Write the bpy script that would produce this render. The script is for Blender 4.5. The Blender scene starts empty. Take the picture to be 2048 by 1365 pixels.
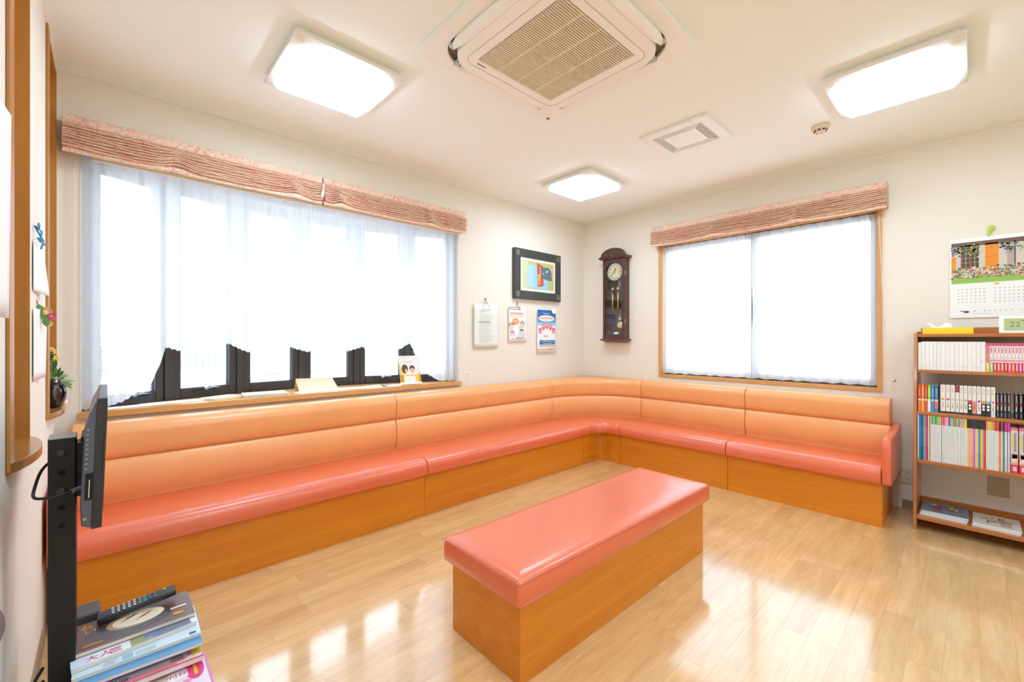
import bpy, math, random
from mathutils import Vector, Matrix
random.seed(7)
PI = math.pi
C = bpy.context.scene.collection
SC = bpy.context.scene

# ------------------------------------------------------------------ camera, world, exposure
F_PX, CX, HORIZON, CAM_Z = 864.0, 1024.0, 678.0, 1.25
FWD = Vector((0.68491354, 0.72862435)); RGT = Vector((0.72862435, -0.68491354))
cam_d = bpy.data.cameras.new('camera'); cam = bpy.data.objects.new('camera', cam_d); C.objects.link(cam)
cam.location = (0, 0, CAM_Z)
cam.rotation_euler = (PI/2, 0, math.atan2(FWD.y, FWD.x) - PI/2)
cam_d.sensor_width = 36; cam_d.lens = 36*F_PX/2048; cam_d.clip_start = 0.02; cam_d.clip_end = 200
cam_d.shift_y = -(682.5-HORIZON)/2048
SC.camera = cam
SC.view_settings.view_transform = 'Standard'; SC.view_settings.look = 'None'
SC.view_settings.gamma = 1; SC.view_settings.use_curve_mapping = False
SC.view_settings.exposure = 0.85
LAMP_POWER = 12.5
SKY_POWER = 2.8
w = bpy.data.worlds.new('overcast_sky'); SC.world = w; w.use_nodes = True
bg = w.node_tree.nodes['Background']; bg.inputs[0].default_value = (0.80, 0.95, 1.16, 1); bg.inputs[1].default_value = SKY_POWER
SC.cycles.max_bounces = 10; SC.cycles.diffuse_bounces = 7; SC.cycles.transparent_max_bounces = 12
SC.cycles.sample_clamp_indirect = 8

def ray(px):
    u = (px-CX)/F_PX
    return FWD.x + RGT.x*u, FWD.y + RGT.y*u
def y_at(px, X):           # world Y where the sight line of a column meets the plane x = X
    a, b = ray(px); return b*X/a
def x_at(px, Y):
    a, b = ray(px); return a*Y/b

# ------------------------------------------------------------------ materials
def lin(c):
    return tuple(((v/255)/12.92 if v/255 <= .04045 else ((v/255+.055)/1.055)**2.4) for v in c)
MATS = {}
def mat(name, rgb, rough=.5, metal=0, spec=.5, coat=0, bump=0, bscale=60, var=0, vscale=6, emit=0, sheen=0):
    if name in MATS: return MATS[name]
    m = bpy.data.materials.new(name); m.use_nodes = True; nt = m.node_tree; p = nt.nodes['Principled BSDF']
    c = lin(rgb)
    p.inputs['Base Color'].default_value = (*c, 1); p.inputs['Roughness'].default_value = rough
    p.inputs['Metallic'].default_value = metal; p.inputs['Specular IOR Level'].default_value = spec
    p.inputs['Coat Weight'].default_value = coat; p.inputs['Sheen Weight'].default_value = sheen
    tc = nt.nodes.new('ShaderNodeTexCoord')
    if var:
        n = nt.nodes.new('ShaderNodeTexNoise'); n.inputs['Scale'].default_value = vscale; n.inputs['Detail'].default_value = 5
        nt.links.new(tc.outputs['Object'], n.inputs['Vector'])
        r = nt.nodes.new('ShaderNodeValToRGB')
        r.color_ramp.elements[0].position = .3; r.color_ramp.elements[1].position = .7
        r.color_ramp.elements[0].color = (*[v*(1-var) for v in c], 1); r.color_ramp.elements[1].color = (*[min(1, v*(1+var)) for v in c], 1)
        nt.links.new(n.outputs[0], r.inputs[0]); nt.links.new(r.outputs[0], p.inputs['Base Color'])
    if bump:
        n = nt.nodes.new('ShaderNodeTexNoise'); n.inputs['Scale'].default_value = bscale; n.inputs['Detail'].default_value = 4
        nt.links.new(tc.outputs['Object'], n.inputs['Vector'])
        b = nt.nodes.new('ShaderNodeBump'); b.inputs['Strength'].default_value = bump; b.inputs['Distance'].default_value = .002
        nt.links.new(n.outputs[0], b.inputs['Height']); nt.links.new(b.outputs[0], p.inputs['Normal'])
    if emit:
        p.inputs['Emission Color'].default_value = (.75, 1.0, 1.22, 1); p.inputs['Emission Strength'].default_value = emit
    MATS[name] = m; return m

def wood(name, rgb1, rgb2, rough=.35, scale=(1.2, 14, 14), coat=0, island=0.0, fig=1.0, spec=.5):
    """grain runs along local X of the coordinates; scale gives the stretch"""
    if name in MATS: return MATS[name]
    m = bpy.data.materials.new(name); m.use_nodes = True; nt = m.node_tree; p = nt.nodes['Principled BSDF']
    L = nt.links.new
    tc = nt.nodes.new('ShaderNodeTexCoord'); mp = nt.nodes.new('ShaderNodeMapping'); mp.inputs['Scale'].default_value = scale
    L(tc.outputs['Object'], mp.inputs['Vector'])
    vec = mp.outputs[0]
    oi = nt.nodes.new('ShaderNodeObjectInfo'); ge = nt.nodes.new('ShaderNodeNewGeometry')
    add = nt.nodes.new('ShaderNodeMath'); add.operation = 'ADD'
    L(oi.outputs['Random'], add.inputs[0]); L(ge.outputs['Random Per Island'], add.inputs[1])
    fr = nt.nodes.new('ShaderNodeMath'); fr.operation = 'FRACT'; L(add.outputs[0], fr.inputs[0])
    if island:
        ml = nt.nodes.new('ShaderNodeMath'); ml.operation = 'MULTIPLY'; ml.inputs[1].default_value = 37; L(fr.outputs[0], ml.inputs[0])
        va = nt.nodes.new('ShaderNodeVectorMath'); va.operation = 'ADD'; L(vec, va.inputs[0]); L(ml.outputs[0], va.inputs[1]); vec = va.outputs[0]
    n = nt.nodes.new('ShaderNodeTexNoise'); n.inputs['Scale'].default_value = 1.0*fig; n.inputs['Detail'].default_value = 7; n.inputs['Roughness'].default_value = .62; n.inputs['Distortion'].default_value = .6
    L(vec, n.inputs['Vector'])
    n2 = nt.nodes.new('ShaderNodeTexNoise'); n2.inputs['Scale'].default_value = 6; n2.inputs['Detail'].default_value = 3
    L(vec, n2.inputs['Vector'])
    mx = nt.nodes.new('ShaderNodeMix'); mx.data_type = 'FLOAT'; mx.inputs[0].default_value = .3; L(n.outputs[0], mx.inputs[2]); L(n2.outputs[0], mx.inputs[3])
    r = nt.nodes.new('ShaderNodeValToRGB'); r.color_ramp.elements[0].position = .34; r.color_ramp.elements[1].position = .66
    r.color_ramp.elements[0].color = (*lin(rgb1), 1); r.color_ramp.elements[1].color = (*lin(rgb2), 1)
    L(mx.outputs[0], r.inputs[0]); col = r.outputs[0]
    if island:
        hs = nt.nodes.new('ShaderNodeHueSaturation'); mr = nt.nodes.new('ShaderNodeMapRange')
        mr.inputs[3].default_value = 1-island; mr.inputs[4].default_value = 1+island*.6
        L(fr.outputs[0], mr.inputs[0]); L(mr.outputs[0], hs.inputs['Value']); L(col, hs.inputs['Color']); col = hs.outputs[0]
    L(col, p.inputs['Base Color'])
    p.inputs['Roughness'].default_value = rough; p.inputs['Coat Weight'].default_value = coat; p.inputs['Coat Roughness'].default_value = .08
    p.inputs['Specular IOR Level'].default_value = spec
    MATS[name] = m; return m

def glass_mat(name, tint=(1, 1, 1), refl=.07):
    if name in MATS: return MATS[name]
    m = bpy.data.materials.new(name); m.use_nodes = True; nt = m.node_tree; nt.nodes.remove(nt.nodes['Principled BSDF'])
    t = nt.nodes.new('ShaderNodeBsdfTransparent'); t.inputs[0].default_value = (*tint, 1)
    g = nt.nodes.new('ShaderNodeBsdfGlossy'); g.inputs['Roughness'].default_value = .02
    mx = nt.nodes.new('ShaderNodeMixShader'); mx.inputs[0].default_value = refl
    nt.links.new(t.outputs[0], mx.inputs[1]); nt.links.new(g.outputs[0], mx.inputs[2])
    nt.links.new(mx.outputs[0], nt.nodes['Material Output'].inputs[0]); MATS[name] = m; return m

def sheer_mat(name, openness, weave, thru=.95):
    m = bpy.data.materials.new(name); m.use_nodes = True; nt = m.node_tree; nt.nodes.remove(nt.nodes['Principled BSDF'])
    L = nt.links.new
    d = nt.nodes.new('ShaderNodeBsdfDiffuse'); d.inputs[0].default_value = (.92, .92, .93, 1)
    t = nt.nodes.new('ShaderNodeBsdfTranslucent'); t.inputs[0].default_value = (thru*.98, thru*.99, thru, 1)
    a = nt.nodes.new('ShaderNodeMixShader'); a.inputs[0].default_value = .66; L(d.outputs[0], a.inputs[1]); L(t.outputs[0], a.inputs[2])
    tr = nt.nodes.new('ShaderNodeBsdfTransparent')
    b = nt.nodes.new('ShaderNodeMixShader'); L(a.outputs[0], b.inputs[1]); L(tr.outputs[0], b.inputs[2])
    tc = nt.nodes.new('ShaderNodeTexCoord'); n = nt.nodes.new('ShaderNodeTexNoise'); n.inputs['Scale'].default_value = weave; n.inputs['Detail'].default_value = 2
    L(tc.outputs['Object'], n.inputs['Vector'])
    mr = nt.nodes.new('ShaderNodeMapRange'); mr.inputs[3].default_value = openness*.75; mr.inputs[4].default_value = openness*1.25
    L(n.outputs[0], mr.inputs[0]); L(mr.outputs[0], b.inputs[0])
    L(b.outputs[0], nt.nodes['Material Output'].inputs[0]); return m

def floral_mat():
    m = bpy.data.materials.new('floral_fabric'); m.use_nodes = True; nt = m.node_tree; p = nt.nodes['Principled BSDF']; L = nt.links.new
    tc = nt.nodes.new('ShaderNodeTexCoord')
    v = nt.nodes.new('ShaderNodeTexNoise'); v.inputs['Scale'].default_value = 17; v.inputs['Detail'].default_value = 4; v.inputs['Distortion'].default_value = 2.5
    L(tc.outputs['Object'], v.inputs['Vector'])
    r = nt.nodes.new('ShaderNodeValToRGB'); e = r.color_ramp.elements
    e[0].position = 0; e[0].color = (0, 0, 0, 1); e[1].position = .47; e[1].color = (0, 0, 0, 1)
    for pos, val in ((.49, 1), (.515, 1), (.535, 0), (.60, 0), (.63, .8)):
        k = e.new(pos); k.color = (val, val, val, 1)
    L(v.outputs[0], r.inputs[0])
    n2 = nt.nodes.new('ShaderNodeTexNoise'); n2.inputs['Scale'].default_value = 6; L(tc.outputs['Object'], n2.inputs['Vector'])
    rr = nt.nodes.new('ShaderNodeValToRGB'); rr.color_ramp.elements[0].position = .44; rr.color_ramp.elements[1].position = .56
    rr.color_ramp.elements[0].color = (*lin((200, 165, 120)), 1); rr.color_ramp.elements[1].color = (*lin((205, 92, 88)), 1)
    L(n2.outputs[0], rr.inputs[0])
    mx = nt.nodes.new('ShaderNodeMix'); mx.data_type = 'RGBA'
    sc = nt.nodes.new('ShaderNodeMath'); sc.operation = 'MULTIPLY'; sc.inputs[1].default_value = .62
    L(r.outputs[0], sc.inputs[0]); L(sc.outputs[0], mx.inputs[0])
    mx.inputs[6].default_value = (*lin((244, 214, 192)), 1); L(rr.outputs[0], mx.inputs[7])
    L(mx.outputs[2], p.inputs['Base Color']); p.inputs['Roughness'].default_value = .85
    return m

WALL = mat('wallpaper_cream', (240, 233, 220), .9, bump=.25, bscale=220, spec=.2)
CEIL = mat('ceiling_cream', (247, 251, 245), .95, bump=.15, bscale=180, spec=.1)
PLINTH = wood('plinth_veneer', (212, 122, 14), (228, 144, 28), .38, (.8, 9, 16), coat=.15)
PLINTH_Y = wood('plinth_veneer_along_y', (212, 122, 14), (228, 144, 28), .38, (9, .8, 16), coat=.15)
FLOOR = wood('oak_laminate', (212, 168, 112), (232, 194, 140), .17, (1.6, 11, 11), coat=1.0, island=.08, fig=1.1)
FLOOR.node_tree.nodes['Principled BSDF'].inputs['Coat IOR'].default_value = 1.62
SILL = wood('sill_wood', (206, 148, 82), (222, 170, 104), .35, (1, 10, 14), coat=.2)
CASING = wood('casing_wood', (206, 150, 88), (220, 168, 106), .4, (10, 10, 1))
TRIM = wood('niche_wood', (176, 114, 44), (198, 138, 62), .4, (9, 9, 1.2))
SHELFW = wood('bookcase_wood', (170, 96, 38), (196, 122, 58), .3, (12, 1.2, 12), coat=.3)
SHELFV = wood('bookcase_wood_upright', (176, 106, 52), (200, 130, 72), .3, (12, 12, 1.2), coat=.3)
SEAT = mat('coral_vinyl', (229, 104, 60), .42, coat=.8, bump=.06, bscale=350, var=.03, spec=.8)
SEAT.node_tree.nodes['Principled BSDF'].inputs['Coat Roughness'].default_value = .24
BACKV = mat('peach_vinyl', (244, 172, 108), .42, coat=.4, bump=.06, bscale=350, var=.03, spec=.6)
BACKV.node_tree.nodes['Principled BSDF'].inputs['Coat Roughness'].default_value = .24
SEAM = mat('seam_thread', (176, 92, 60), .7)
WHITE = mat('white_plastic', (240, 238, 230), .45)
IVORY = mat('ivory_plastic', (247, 247, 240), .45)
GRILLE = mat('grille_plastic', (240, 228, 204), .5)
DARKSLOT = mat('dark_slot', (64, 50, 34), .8)
LAMP = mat('lit_diffuser', (255, 255, 255), .5, emit=LAMP_POWER)
BLACK = mat('black_metal', (28, 25, 24), .45, spec=.4)
BLACKP = mat('black_plastic', (44, 44, 47), .38)
GREYP = mat('grey_plastic', (120, 128, 142), .3)
BRONZE = mat('dark_window_metal', (62, 56, 54), .45)
STEEL = mat('steel', (170, 175, 182), .25, metal=1)
BRASS = mat('brass', (214, 180, 100), .28, metal=1)
CLOCKW = wood('clock_wood', (70, 38, 28), (92, 54, 40), .35, (12, 12, 1.5), coat=.3)
PAPER = mat('paper', (248, 248, 246), .8)
PAPERG = mat('paper_greenish', (236, 242, 232), .8)
INK = mat('ink', (70, 70, 76), .8)
LIGHTINK = mat('light_ink', (190, 194, 198), .8)
GLASS = glass_mat('window_glass')
FLORAL = floral_mat()
SHEERA = sheer_mat('lace_sheer', .19, 90, .88)
SHEERB = sheer_mat('plain_sheer', .22, 60, .85)
CREAMT = mat('cream_tape', (238, 230, 205), .8)
def flat(rgb, rough=.6): return mat('tone_%d_%d_%d' % tuple(rgb), rgb, rough)

# ------------------------------------------------------------------ mesh builder
class MB:
    def __init__(s): s.v = []; s.f = []; s.mi = []; s.cur = 0
    def m(s, i): s.cur = i; return s
    def add(s, vs, fs):
        b = len(s.v); s.v += [tuple(p) for p in vs]; s.f += [tuple(b+i for i in f) for f in fs]; s.mi += [s.cur]*len(fs); return s
    def box(s, x0, y0, z0, x1, y1, z1):
        if x0 > x1: x0, x1 = x1, x0
        if y0 > y1: y0, y1 = y1, y0
        if z0 > z1: z0, z1 = z1, z0
        v = [(x0,y0,z0),(x1,y0,z0),(x1,y1,z0),(x0,y1,z0),(x0,y0,z1),(x1,y0,z1),(x1,y1,z1),(x0,y1,z1)]
        return s.add(v, [(0,3,2,1),(4,5,6,7),(0,1,5,4),(1,2,6,5),(2,3,7,6),(3,0,4,7)])
    def obox(s, o, ax, ay, az):   # oriented box: origin corner and three edge vectors
        o, ax, ay, az = Vector(o), Vector(ax), Vector(ay), Vector(az)
        v = [o, o+ax, o+ax+ay, o+ay, o+az, o+ax+az, o+ax+ay+az, o+ay+az]
        return s.add(v, [(0,3,2,1),(4,5,6,7),(0,1,5,4),(1,2,6,5),(2,3,7,6),(3,0,4,7)])
    def frustum(s, lo, hi, z0, z1):  # lo, hi = (x0,y0,x1,y1)
        a, b = lo, hi
        v = [(a[0],a[1],z0),(a[2],a[1],z0),(a[2],a[3],z0),(a[0],a[3],z0),(b[0],b[1],z1),(b[2],b[1],z1),(b[2],b[3],z1),(b[0],b[3],z1)]
        return s.add(v, [(0,3,2,1),(4,5,6,7),(0,1,5,4),(1,2,6,5),(2,3,7,6),(3,0,4,7)])
    def grid(s, rows, closed=False, cap=False):   # rows: list of equal length point lists
        n = len(rows[0]); b = []
        for r in rows: b += r
        fs = []
        for i in range(len(rows)-1):
            for j in range(n if closed else n-1):
                k = (j+1) % n
                fs.append((i*n+j, i*n+k, (i+1)*n+k, (i+1)*n+j))
        if cap: fs += [tuple(range(n))[::-1], tuple((len(rows)-1)*n+j for j in range(n))]
        return s.add(b, fs)
    def tube(s, pts, r, n=8, cap=True):
        pts = [Vector(p) for p in pts]; rows = []; up = None
        for i, p in enumerate(pts):
            d = (pts[min(i+1, len(pts)-1)]-pts[max(i-1, 0)]).normalized()
            if up is None: up = d.orthogonal().normalized()
            a = (up - d*up.dot(d)).normalized(); bb = d.cross(a); up = a
            rr = r[i] if isinstance(r, (list, tuple)) else r
            rows.append([p + (a*math.cos(2*PI*k/n) + bb*math.sin(2*PI*k/n))*rr for k in range(n)])
        return s.grid(rows, True, cap)
    def lathe(s, prof, c=(0,0,0), n=20, axis='z'):
        rows = []
        for r, h in prof:
            row = []
            for k in range(n):
                a = 2*PI*k/n; p = (r*math.cos(a), r*math.sin(a), h)
                if axis == 'x': p = (h, p[0], p[1])
                if axis == 'y': p = (p[0], h, p[1])
                row.append((c[0]+p[0], c[1]+p[1], c[2]+p[2]))
            rows.append(row)
        return s.grid(rows, True, True)
    def poly_prism(s, pts, a, b, plane='xy'):   # 2D outline extruded between a and b
        def P(p, h): return (p[0], p[1], h) if plane == 'xy' else ((p[0], h, p[1]) if plane == 'xz' else (h, p[0], p[1]))
        n = len(pts)
        return s.add([P(p, a) for p in pts]+[P(p, b) for p in pts],
                     [tuple(range(n))[::-1], tuple(range(n, 2*n))]+[(i, (i+1)%n, n+(i+1)%n, n+i) for i in range(n)])

WL = {}
def mk(name, mb, mats, parent=None, bevel=0, smooth=False, seg=2, own=None):
    me = bpy.data.meshes.new(name)
    off = WL.get(parent, Vector((0,0,0))) if parent else Vector((0,0,0))
    o_ = Vector(own) if own else off
    me.from_pydata([(v[0]-o_.x, v[1]-o_.y, v[2]-o_.z) for v in mb.v], [], mb.f)
    ms = mats if isinstance(mats, (list, tuple)) else [mats]
    for m in ms: me.materials.append(m)
    for p, i in zip(me.polygons, mb.mi): p.material_index = i; p.use_smooth = smooth
    me.update()
    o = bpy.data.objects.new(name, me); C.objects.link(o)
    if parent: o.parent = parent; o.location = o_-off
    else: o.location = o_
    WL[o] = o_.copy()
    if bevel:
        b = o.modifiers.new('b', 'BEVEL'); b.width = bevel; b.segments = seg; b.limit_method = 'ANGLE'; b.angle_limit = math.radians(40)
        if smooth or seg > 1:
            for p in me.polygons: p.use_smooth = True
            b.harden_normals = True
    return o
def fixn(o):
    import bmesh
    bm = bmesh.new(); bm.from_mesh(o.data); bmesh.ops.recalc_face_normals(bm, faces=bm.faces); bm.to_mesh(o.data); bm.free(); return o
def tag(o, label, cat, group=None):
    o['label'] = label; o['category'] = cat
    if group: o['group'] = group
    return o
def thing(name, label, cat, loc, group=None):
    o = bpy.data.objects.new(name, None); C.objects.link(o); o.location = loc; o.empty_display_size = .05
    WL[o] = Vector(loc); return tag(o, label, cat, group)
def struct(name, mb=None, m=None, loc=(0,0,0), **k):
    if mb is None:
        o = bpy.data.objects.new(name, None); C.objects.link(o); o.location = loc; WL[o] = Vector(loc)
    else: o = mk(name, mb, m, **k)
    o['kind'] = 'structure'; return o

TXT = {}
def text_geo(s, size=1.0):
    """outline of a word as vertices and faces, centred at the origin in its own plane, unit height"""
    if s not in TXT:
        cu = bpy.data.curves.new('t', 'FONT'); cu.body = s; cu.resolution_u = 2; cu.align_x = 'CENTER'; cu.align_y = 'CENTER'
        ob = bpy.data.objects.new('t', cu); C.objects.link(ob)
        dg = bpy.context.evaluated_depsgraph_get(); me = bpy.data.meshes.new_from_object(ob.evaluated_get(dg))
        TXT[s] = ([tuple(v.co) for v in me.vertices], [tuple(p.vertices) for p in me.polygons])
        bpy.data.objects.remove(ob); bpy.data.curves.remove(cu); bpy.data.meshes.remove(me)
    return TXT[s]
def put_text(mb, s, o, ux, uy, size):
    """lay a word on a surface: centre o, reading direction ux, up direction uy"""
    v, f = text_geo(s); o, ux, uy = Vector(o), Vector(ux), Vector(uy)
    mb.add([o + ux*(p[0]*size) + uy*(p[1]*size) for p in v], f)
def vtext(mb, s, o, ux, uy, size, step):
    for i, ch in enumerate(s): put_text(mb, ch, Vector(o)-Vector(uy)*step*i, ux, uy, size)

class Print:
    """flat print lying on a sheet: local (a,b) in metres on plane o + a*ux + b*uy, each layer a hair above the last"""
    def __init__(s, o, ux, uy, n, gap=.0004):
        s.o, s.ux, s.uy, s.n = Vector(o), Vector(ux), Vector(uy), Vector(n); s.mb = MB(); s.mats = []; s.k = 0; s.gap = gap
    def P(s, a, b): return s.o + s.ux*a + s.uy*b + s.n*(s.gap*(1+s.k*.5))
    def _m(s, m):
        if m not in s.mats: s.mats.append(m)
        s.mb.m(s.mats.index(m))
    def layer(s): s.k += 1
    def poly(s, m, pts): s._m(m); s.mb.add([s.P(*p) for p in pts], [tuple(range(len(pts)))])
    def rect(s, m, a0, b0, a1, b1): s.poly(m, [(a0,b0),(a1,b0),(a1,b1),(a0,b1)])
    def disc(s, m, a, b, ra, rb=None, n=14): s.poly(m, [(a+ra*math.cos(2*PI*i/n), b+(rb or ra)*math.sin(2*PI*i/n)) for i in range(n)])
    def text(s, m, t, a, b, size): s._m(m); put_text(s.mb, t, s.P(a, b), s.ux, s.uy, size)
    def lines(s, m, a0, a1, b0, b1, n, th):
        for i in range(n):
            b = b0+(b1-b0)*i/max(1, n-1); s.rect(m, a0, b, a0+(a1-a0)*random.uniform(.6, 1), b+th)
    def done(s, name, parent): return mk(name, s.mb, s.mats, parent)

# ------------------------------------------------------------------ room shell
XC, XB, YA, YK, ZC = -.19, 4.293, 3.27, -2.4, 2.667
XR = XB
# wall A (behind the long sofa) with the bow window opening
WX0, WX1, WZ0, WZ1 = -.096, 2.376, .857, 2.25
b = MB(); b.box(XC-.15, YA, 0, WX0, YA+.12, ZC).box(WX1, YA, 0, XB+.15, YA+.12, ZC).box(WX0, YA, 0, WX1, YA+.12, WZ0-.035).box(WX0, YA, WZ1, WX1, YA+.12, ZC)
struct('wall_left', b, WALL)
# wall B (behind the short sofa) with the sliding window opening
BY0, BY1, BZ0, BZ1 = .464, 2.281, .845, 2.26
b = MB(); b.box(XB, YK, 0, XB+.12, BY0, ZC).box(XB, BY1, 0, XB+.12, YA, ZC).box(XB, BY0, 0, XB+.12, BY1, BZ0).box(XB, BY0, BZ1, XB+.12, BY1, ZC)
struct('wall_right', b, WALL)
# wall C at the far left edge of the view with two tall niches
N1, N2, NZ0, NZ1, ND = (1.791, 2.15), (2.815, 3.215), .90, 2.62, .14
b = MB()
ys = [YK, N1[0], N1[1], N2[0], N2[1], YA]
for i in (0, 2, 4): b.box(XC-ND, ys[i], 0, XC, ys[i+1], ZC)
for n in (N1, N2): b.box(XC-ND, n[0], 0, XC, n[1], NZ0-.005).box(XC-ND, n[0], NZ1, XC, n[1], ZC)
b.box(XC-ND-.04, YK, 0, XC-ND, YA, ZC)
struct('wall_side', b, WALL)
b = MB(); b.box(XC-.2, YK-.12, 0, XB+.12, YK, ZC); struct('wall_back', b, WALL)
b = MB(); b.box(XC-.2, YK-.12, ZC, XB+.15, YA+.12, ZC+.1); struct('ceiling', b, CEIL)
SUB = mat('floor_joint', (186, 144, 96), .7)
b = MB(); b.box(XC-.2, YK-.12, -.08, XB+.15, YA+.12, -.008); floor = struct('floor', b, SUB)
# oak strips: one object each where they show, the rest joined
def floor_strips():
    rnd = random.Random(3); W = .099; near = []; rest = MB(); proto = {}
    row = 0; y = YK
    while y < 2.66:
        x = XC + rnd.uniform(-.5, 0)
        while x < XB:
            ln = rnd.choice((.42, .52, .62, .74))
            x0, x1 = max(x, XC), min(x+ln, XB)
            if x1-x0 > .03:
                dep = (x0+x1)/2*FWD.x+(y+W/2)*FWD.y
                vis = False
                for (qx, qy) in ((x0, y), (x1, y), (x0, y+W), (x1, y+W), ((x0+x1)/2, y+W/2)):
                    d = qx*FWD.x+qy*FWD.y; r = qx*RGT.x+qy*RGT.y
                    if d > .3 and abs(r/d) < 1.2 and 1.25/d < .81: vis = True
                hid = (y > 2.66) or (x0 > 3.72 and y > .40)
                if vis and not hid and x1-x0 > .1: near.append((dep, x0, x1, y))
                else: rest.box(x0+.0002, y+.0002, -.008, x1-.0002, min(y+W-.0002, YA), 0)
            x += ln
        y += W; row += 1
    while y < YA:
        rest.box(XC, y, -.008, XB, min(y+W, YA), 0); y += W
    near.sort()
    for dep, x0, x1, y in near[300:]: rest.box(x0+.0002, y+.0002, -.008, x1-.0002, y+W-.0002, 0)
    for dep, x0, x1, y in near[:300]:
        key = round(x1-x0, 4)
        if key not in proto:
            m = MB(); m.box(.0002, .0002, -.008, x1-x0-.0002, W-.0002, 0)
            me = bpy.data.meshes.new('plank'); me.from_pydata(m.v, [], m.f); me.materials.append(FLOOR); me.update(); proto[key] = me
        o = bpy.data.objects.new('plank', proto[key]); C.objects.link(o); o.parent = floor; o.location = (x0, y, 0)
    r = mk('plank_field', rest, FLOOR, floor); r['kind'] = 'stuff'
floor_strips()
BASEM = mat('baseboard_vinyl', (156, 134, 108), .6)
b = MB(); b.box(XB-.008, YK, 0, XB, .352, .065); struct('baseboard_right', b, BASEM)
b = MB(); b.box(XC, YK, 0, XC+.008, 2.6, .065); struct('baseboard_side', b, BASEM)
# cove line where wall and ceiling meet
b = MB(); b.box(XC, YA-.012, ZC-.012, XB-.012, YA, ZC); struct('trim_1', b, WALL)
b = MB(); b.box(XB-.012, YK, ZC-.012, XB, YA, ZC); struct('trim_2', b, WALL)

# niches on wall C: casing board, lined jambs, bowed shelf
for i, (n, back) in enumerate(((N1, 1), (N2, 2))):
    t = struct('trim_%d' % (3+i), loc=(XC, n[0], NZ0))
    b = MB(); b.box(XC+.001, n[0]-.075, NZ0, XC+.008, n[0], NZ1+.0); mk('casing', b, TRIM, t, bevel=.001, seg=1)
    b = MB(); b.box(XC-ND, n[1]-.012, NZ0, XC+.006, n[1], NZ1).box(XC-ND, n[0], NZ0, XC-.001, n[0]+.012, NZ1); mk('jamb', b, TRIM, t)
    b = MB(); b.box(XC-ND, n[0]+.012, NZ1-.012, XC+.004, n[1]-.012, NZ1); mk('head_board', b, TRIM, t)
    pts = [(XC-ND, n[0]-.08), (XC, n[0]-.08)]
    yy0, yy1 = n[0]-.08, n[1]+.03
    for k in range(0, 15):
        s = k/14; pts.append((XC+.002+.045*math.sin(PI*s)**.7, yy0+(yy1-yy0)*s))
    pts += [(XC, yy1), (XC, n[1]-.012), (XC-ND, n[1]-.012)]
    pts = [(XC-ND, n[0]+.012), (XC-.0, n[0]+.012), (XC, n[0]-.08)] + pts[3:-3] + [(XC, yy1), (XC, n[1]-.012), (XC-ND, n[1]-.012)]
    b = MB(); b.poly_prism(pts, NZ0-.005, NZ0+.022); mk('shelf_board', b, wood('niche_shelf', (160, 104, 44), (186, 128, 62), .25, (10, 1.2, 10), coat=.4), t, bevel=.002)

# ------------------------------------------------------------------ bow window (window_1)
def bow_pt(k, R=2.246): a = math.radians(11.13*k); return (1.14+R*math.sin(a), 1.424+R*math.cos(a))
V = [bow_pt(k) for k in range(-3, 4)]; V[0] = (V[0][0]+.012, V[0][1]+.035); V[-1] = (V[-1][0]-.012, V[-1][1]+.035)
win = struct('window_1', loc=(1.14, YA, .857))
# floor and head boards of the bay
inner = [(WX0, YA+.0)] + [(WX0, V[0][1])] + V[1:-1] + [(WX1, V[-1][1]), (WX1, YA)]
outer = [bow_pt(k, 2.40) for k in range(-3, 4)]
b = MB(); b.poly_prism([(WX0, YA+.001), (WX1, YA+.001)]+[bow_pt(k, 2.32) for k in range(3, -4, -1)], WZ1-.0, WZ1+.06); mk('head_board', b, WHITE, win)
b = MB(); b.poly_prism([(WX0+.001, YA-.035), (WX1-.001, YA-.035)]+[bow_pt(k, 2.32) for k in range(3, -4, -1)], .822, .857)
b.box(-.106, YA-.035, .822, WX0+.001, YA-.001, .857).box(WX1-.001, YA-.035, .822, 2.405, YA-.001, .857)
mk('window_sill', b, SILL, win, bevel=.002)
FT, FH0, FH1 = .05, .857, 2.25
for k in range(7):
    x, y = V[k]; a = math.radians(11.13*(k-3)); n = Vector((math.sin(a), math.cos(a), 0)); t = Vector((math.cos(a), -math.sin(a), 0))
    b = MB(); b.obox(Vector((x, y, FH0))-t*.024-n*.012, t*.048, n*.075, (0,0,FH1-FH0)); mk('mullion', b, BRONZE, win, bevel=.002, seg=1)
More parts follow.
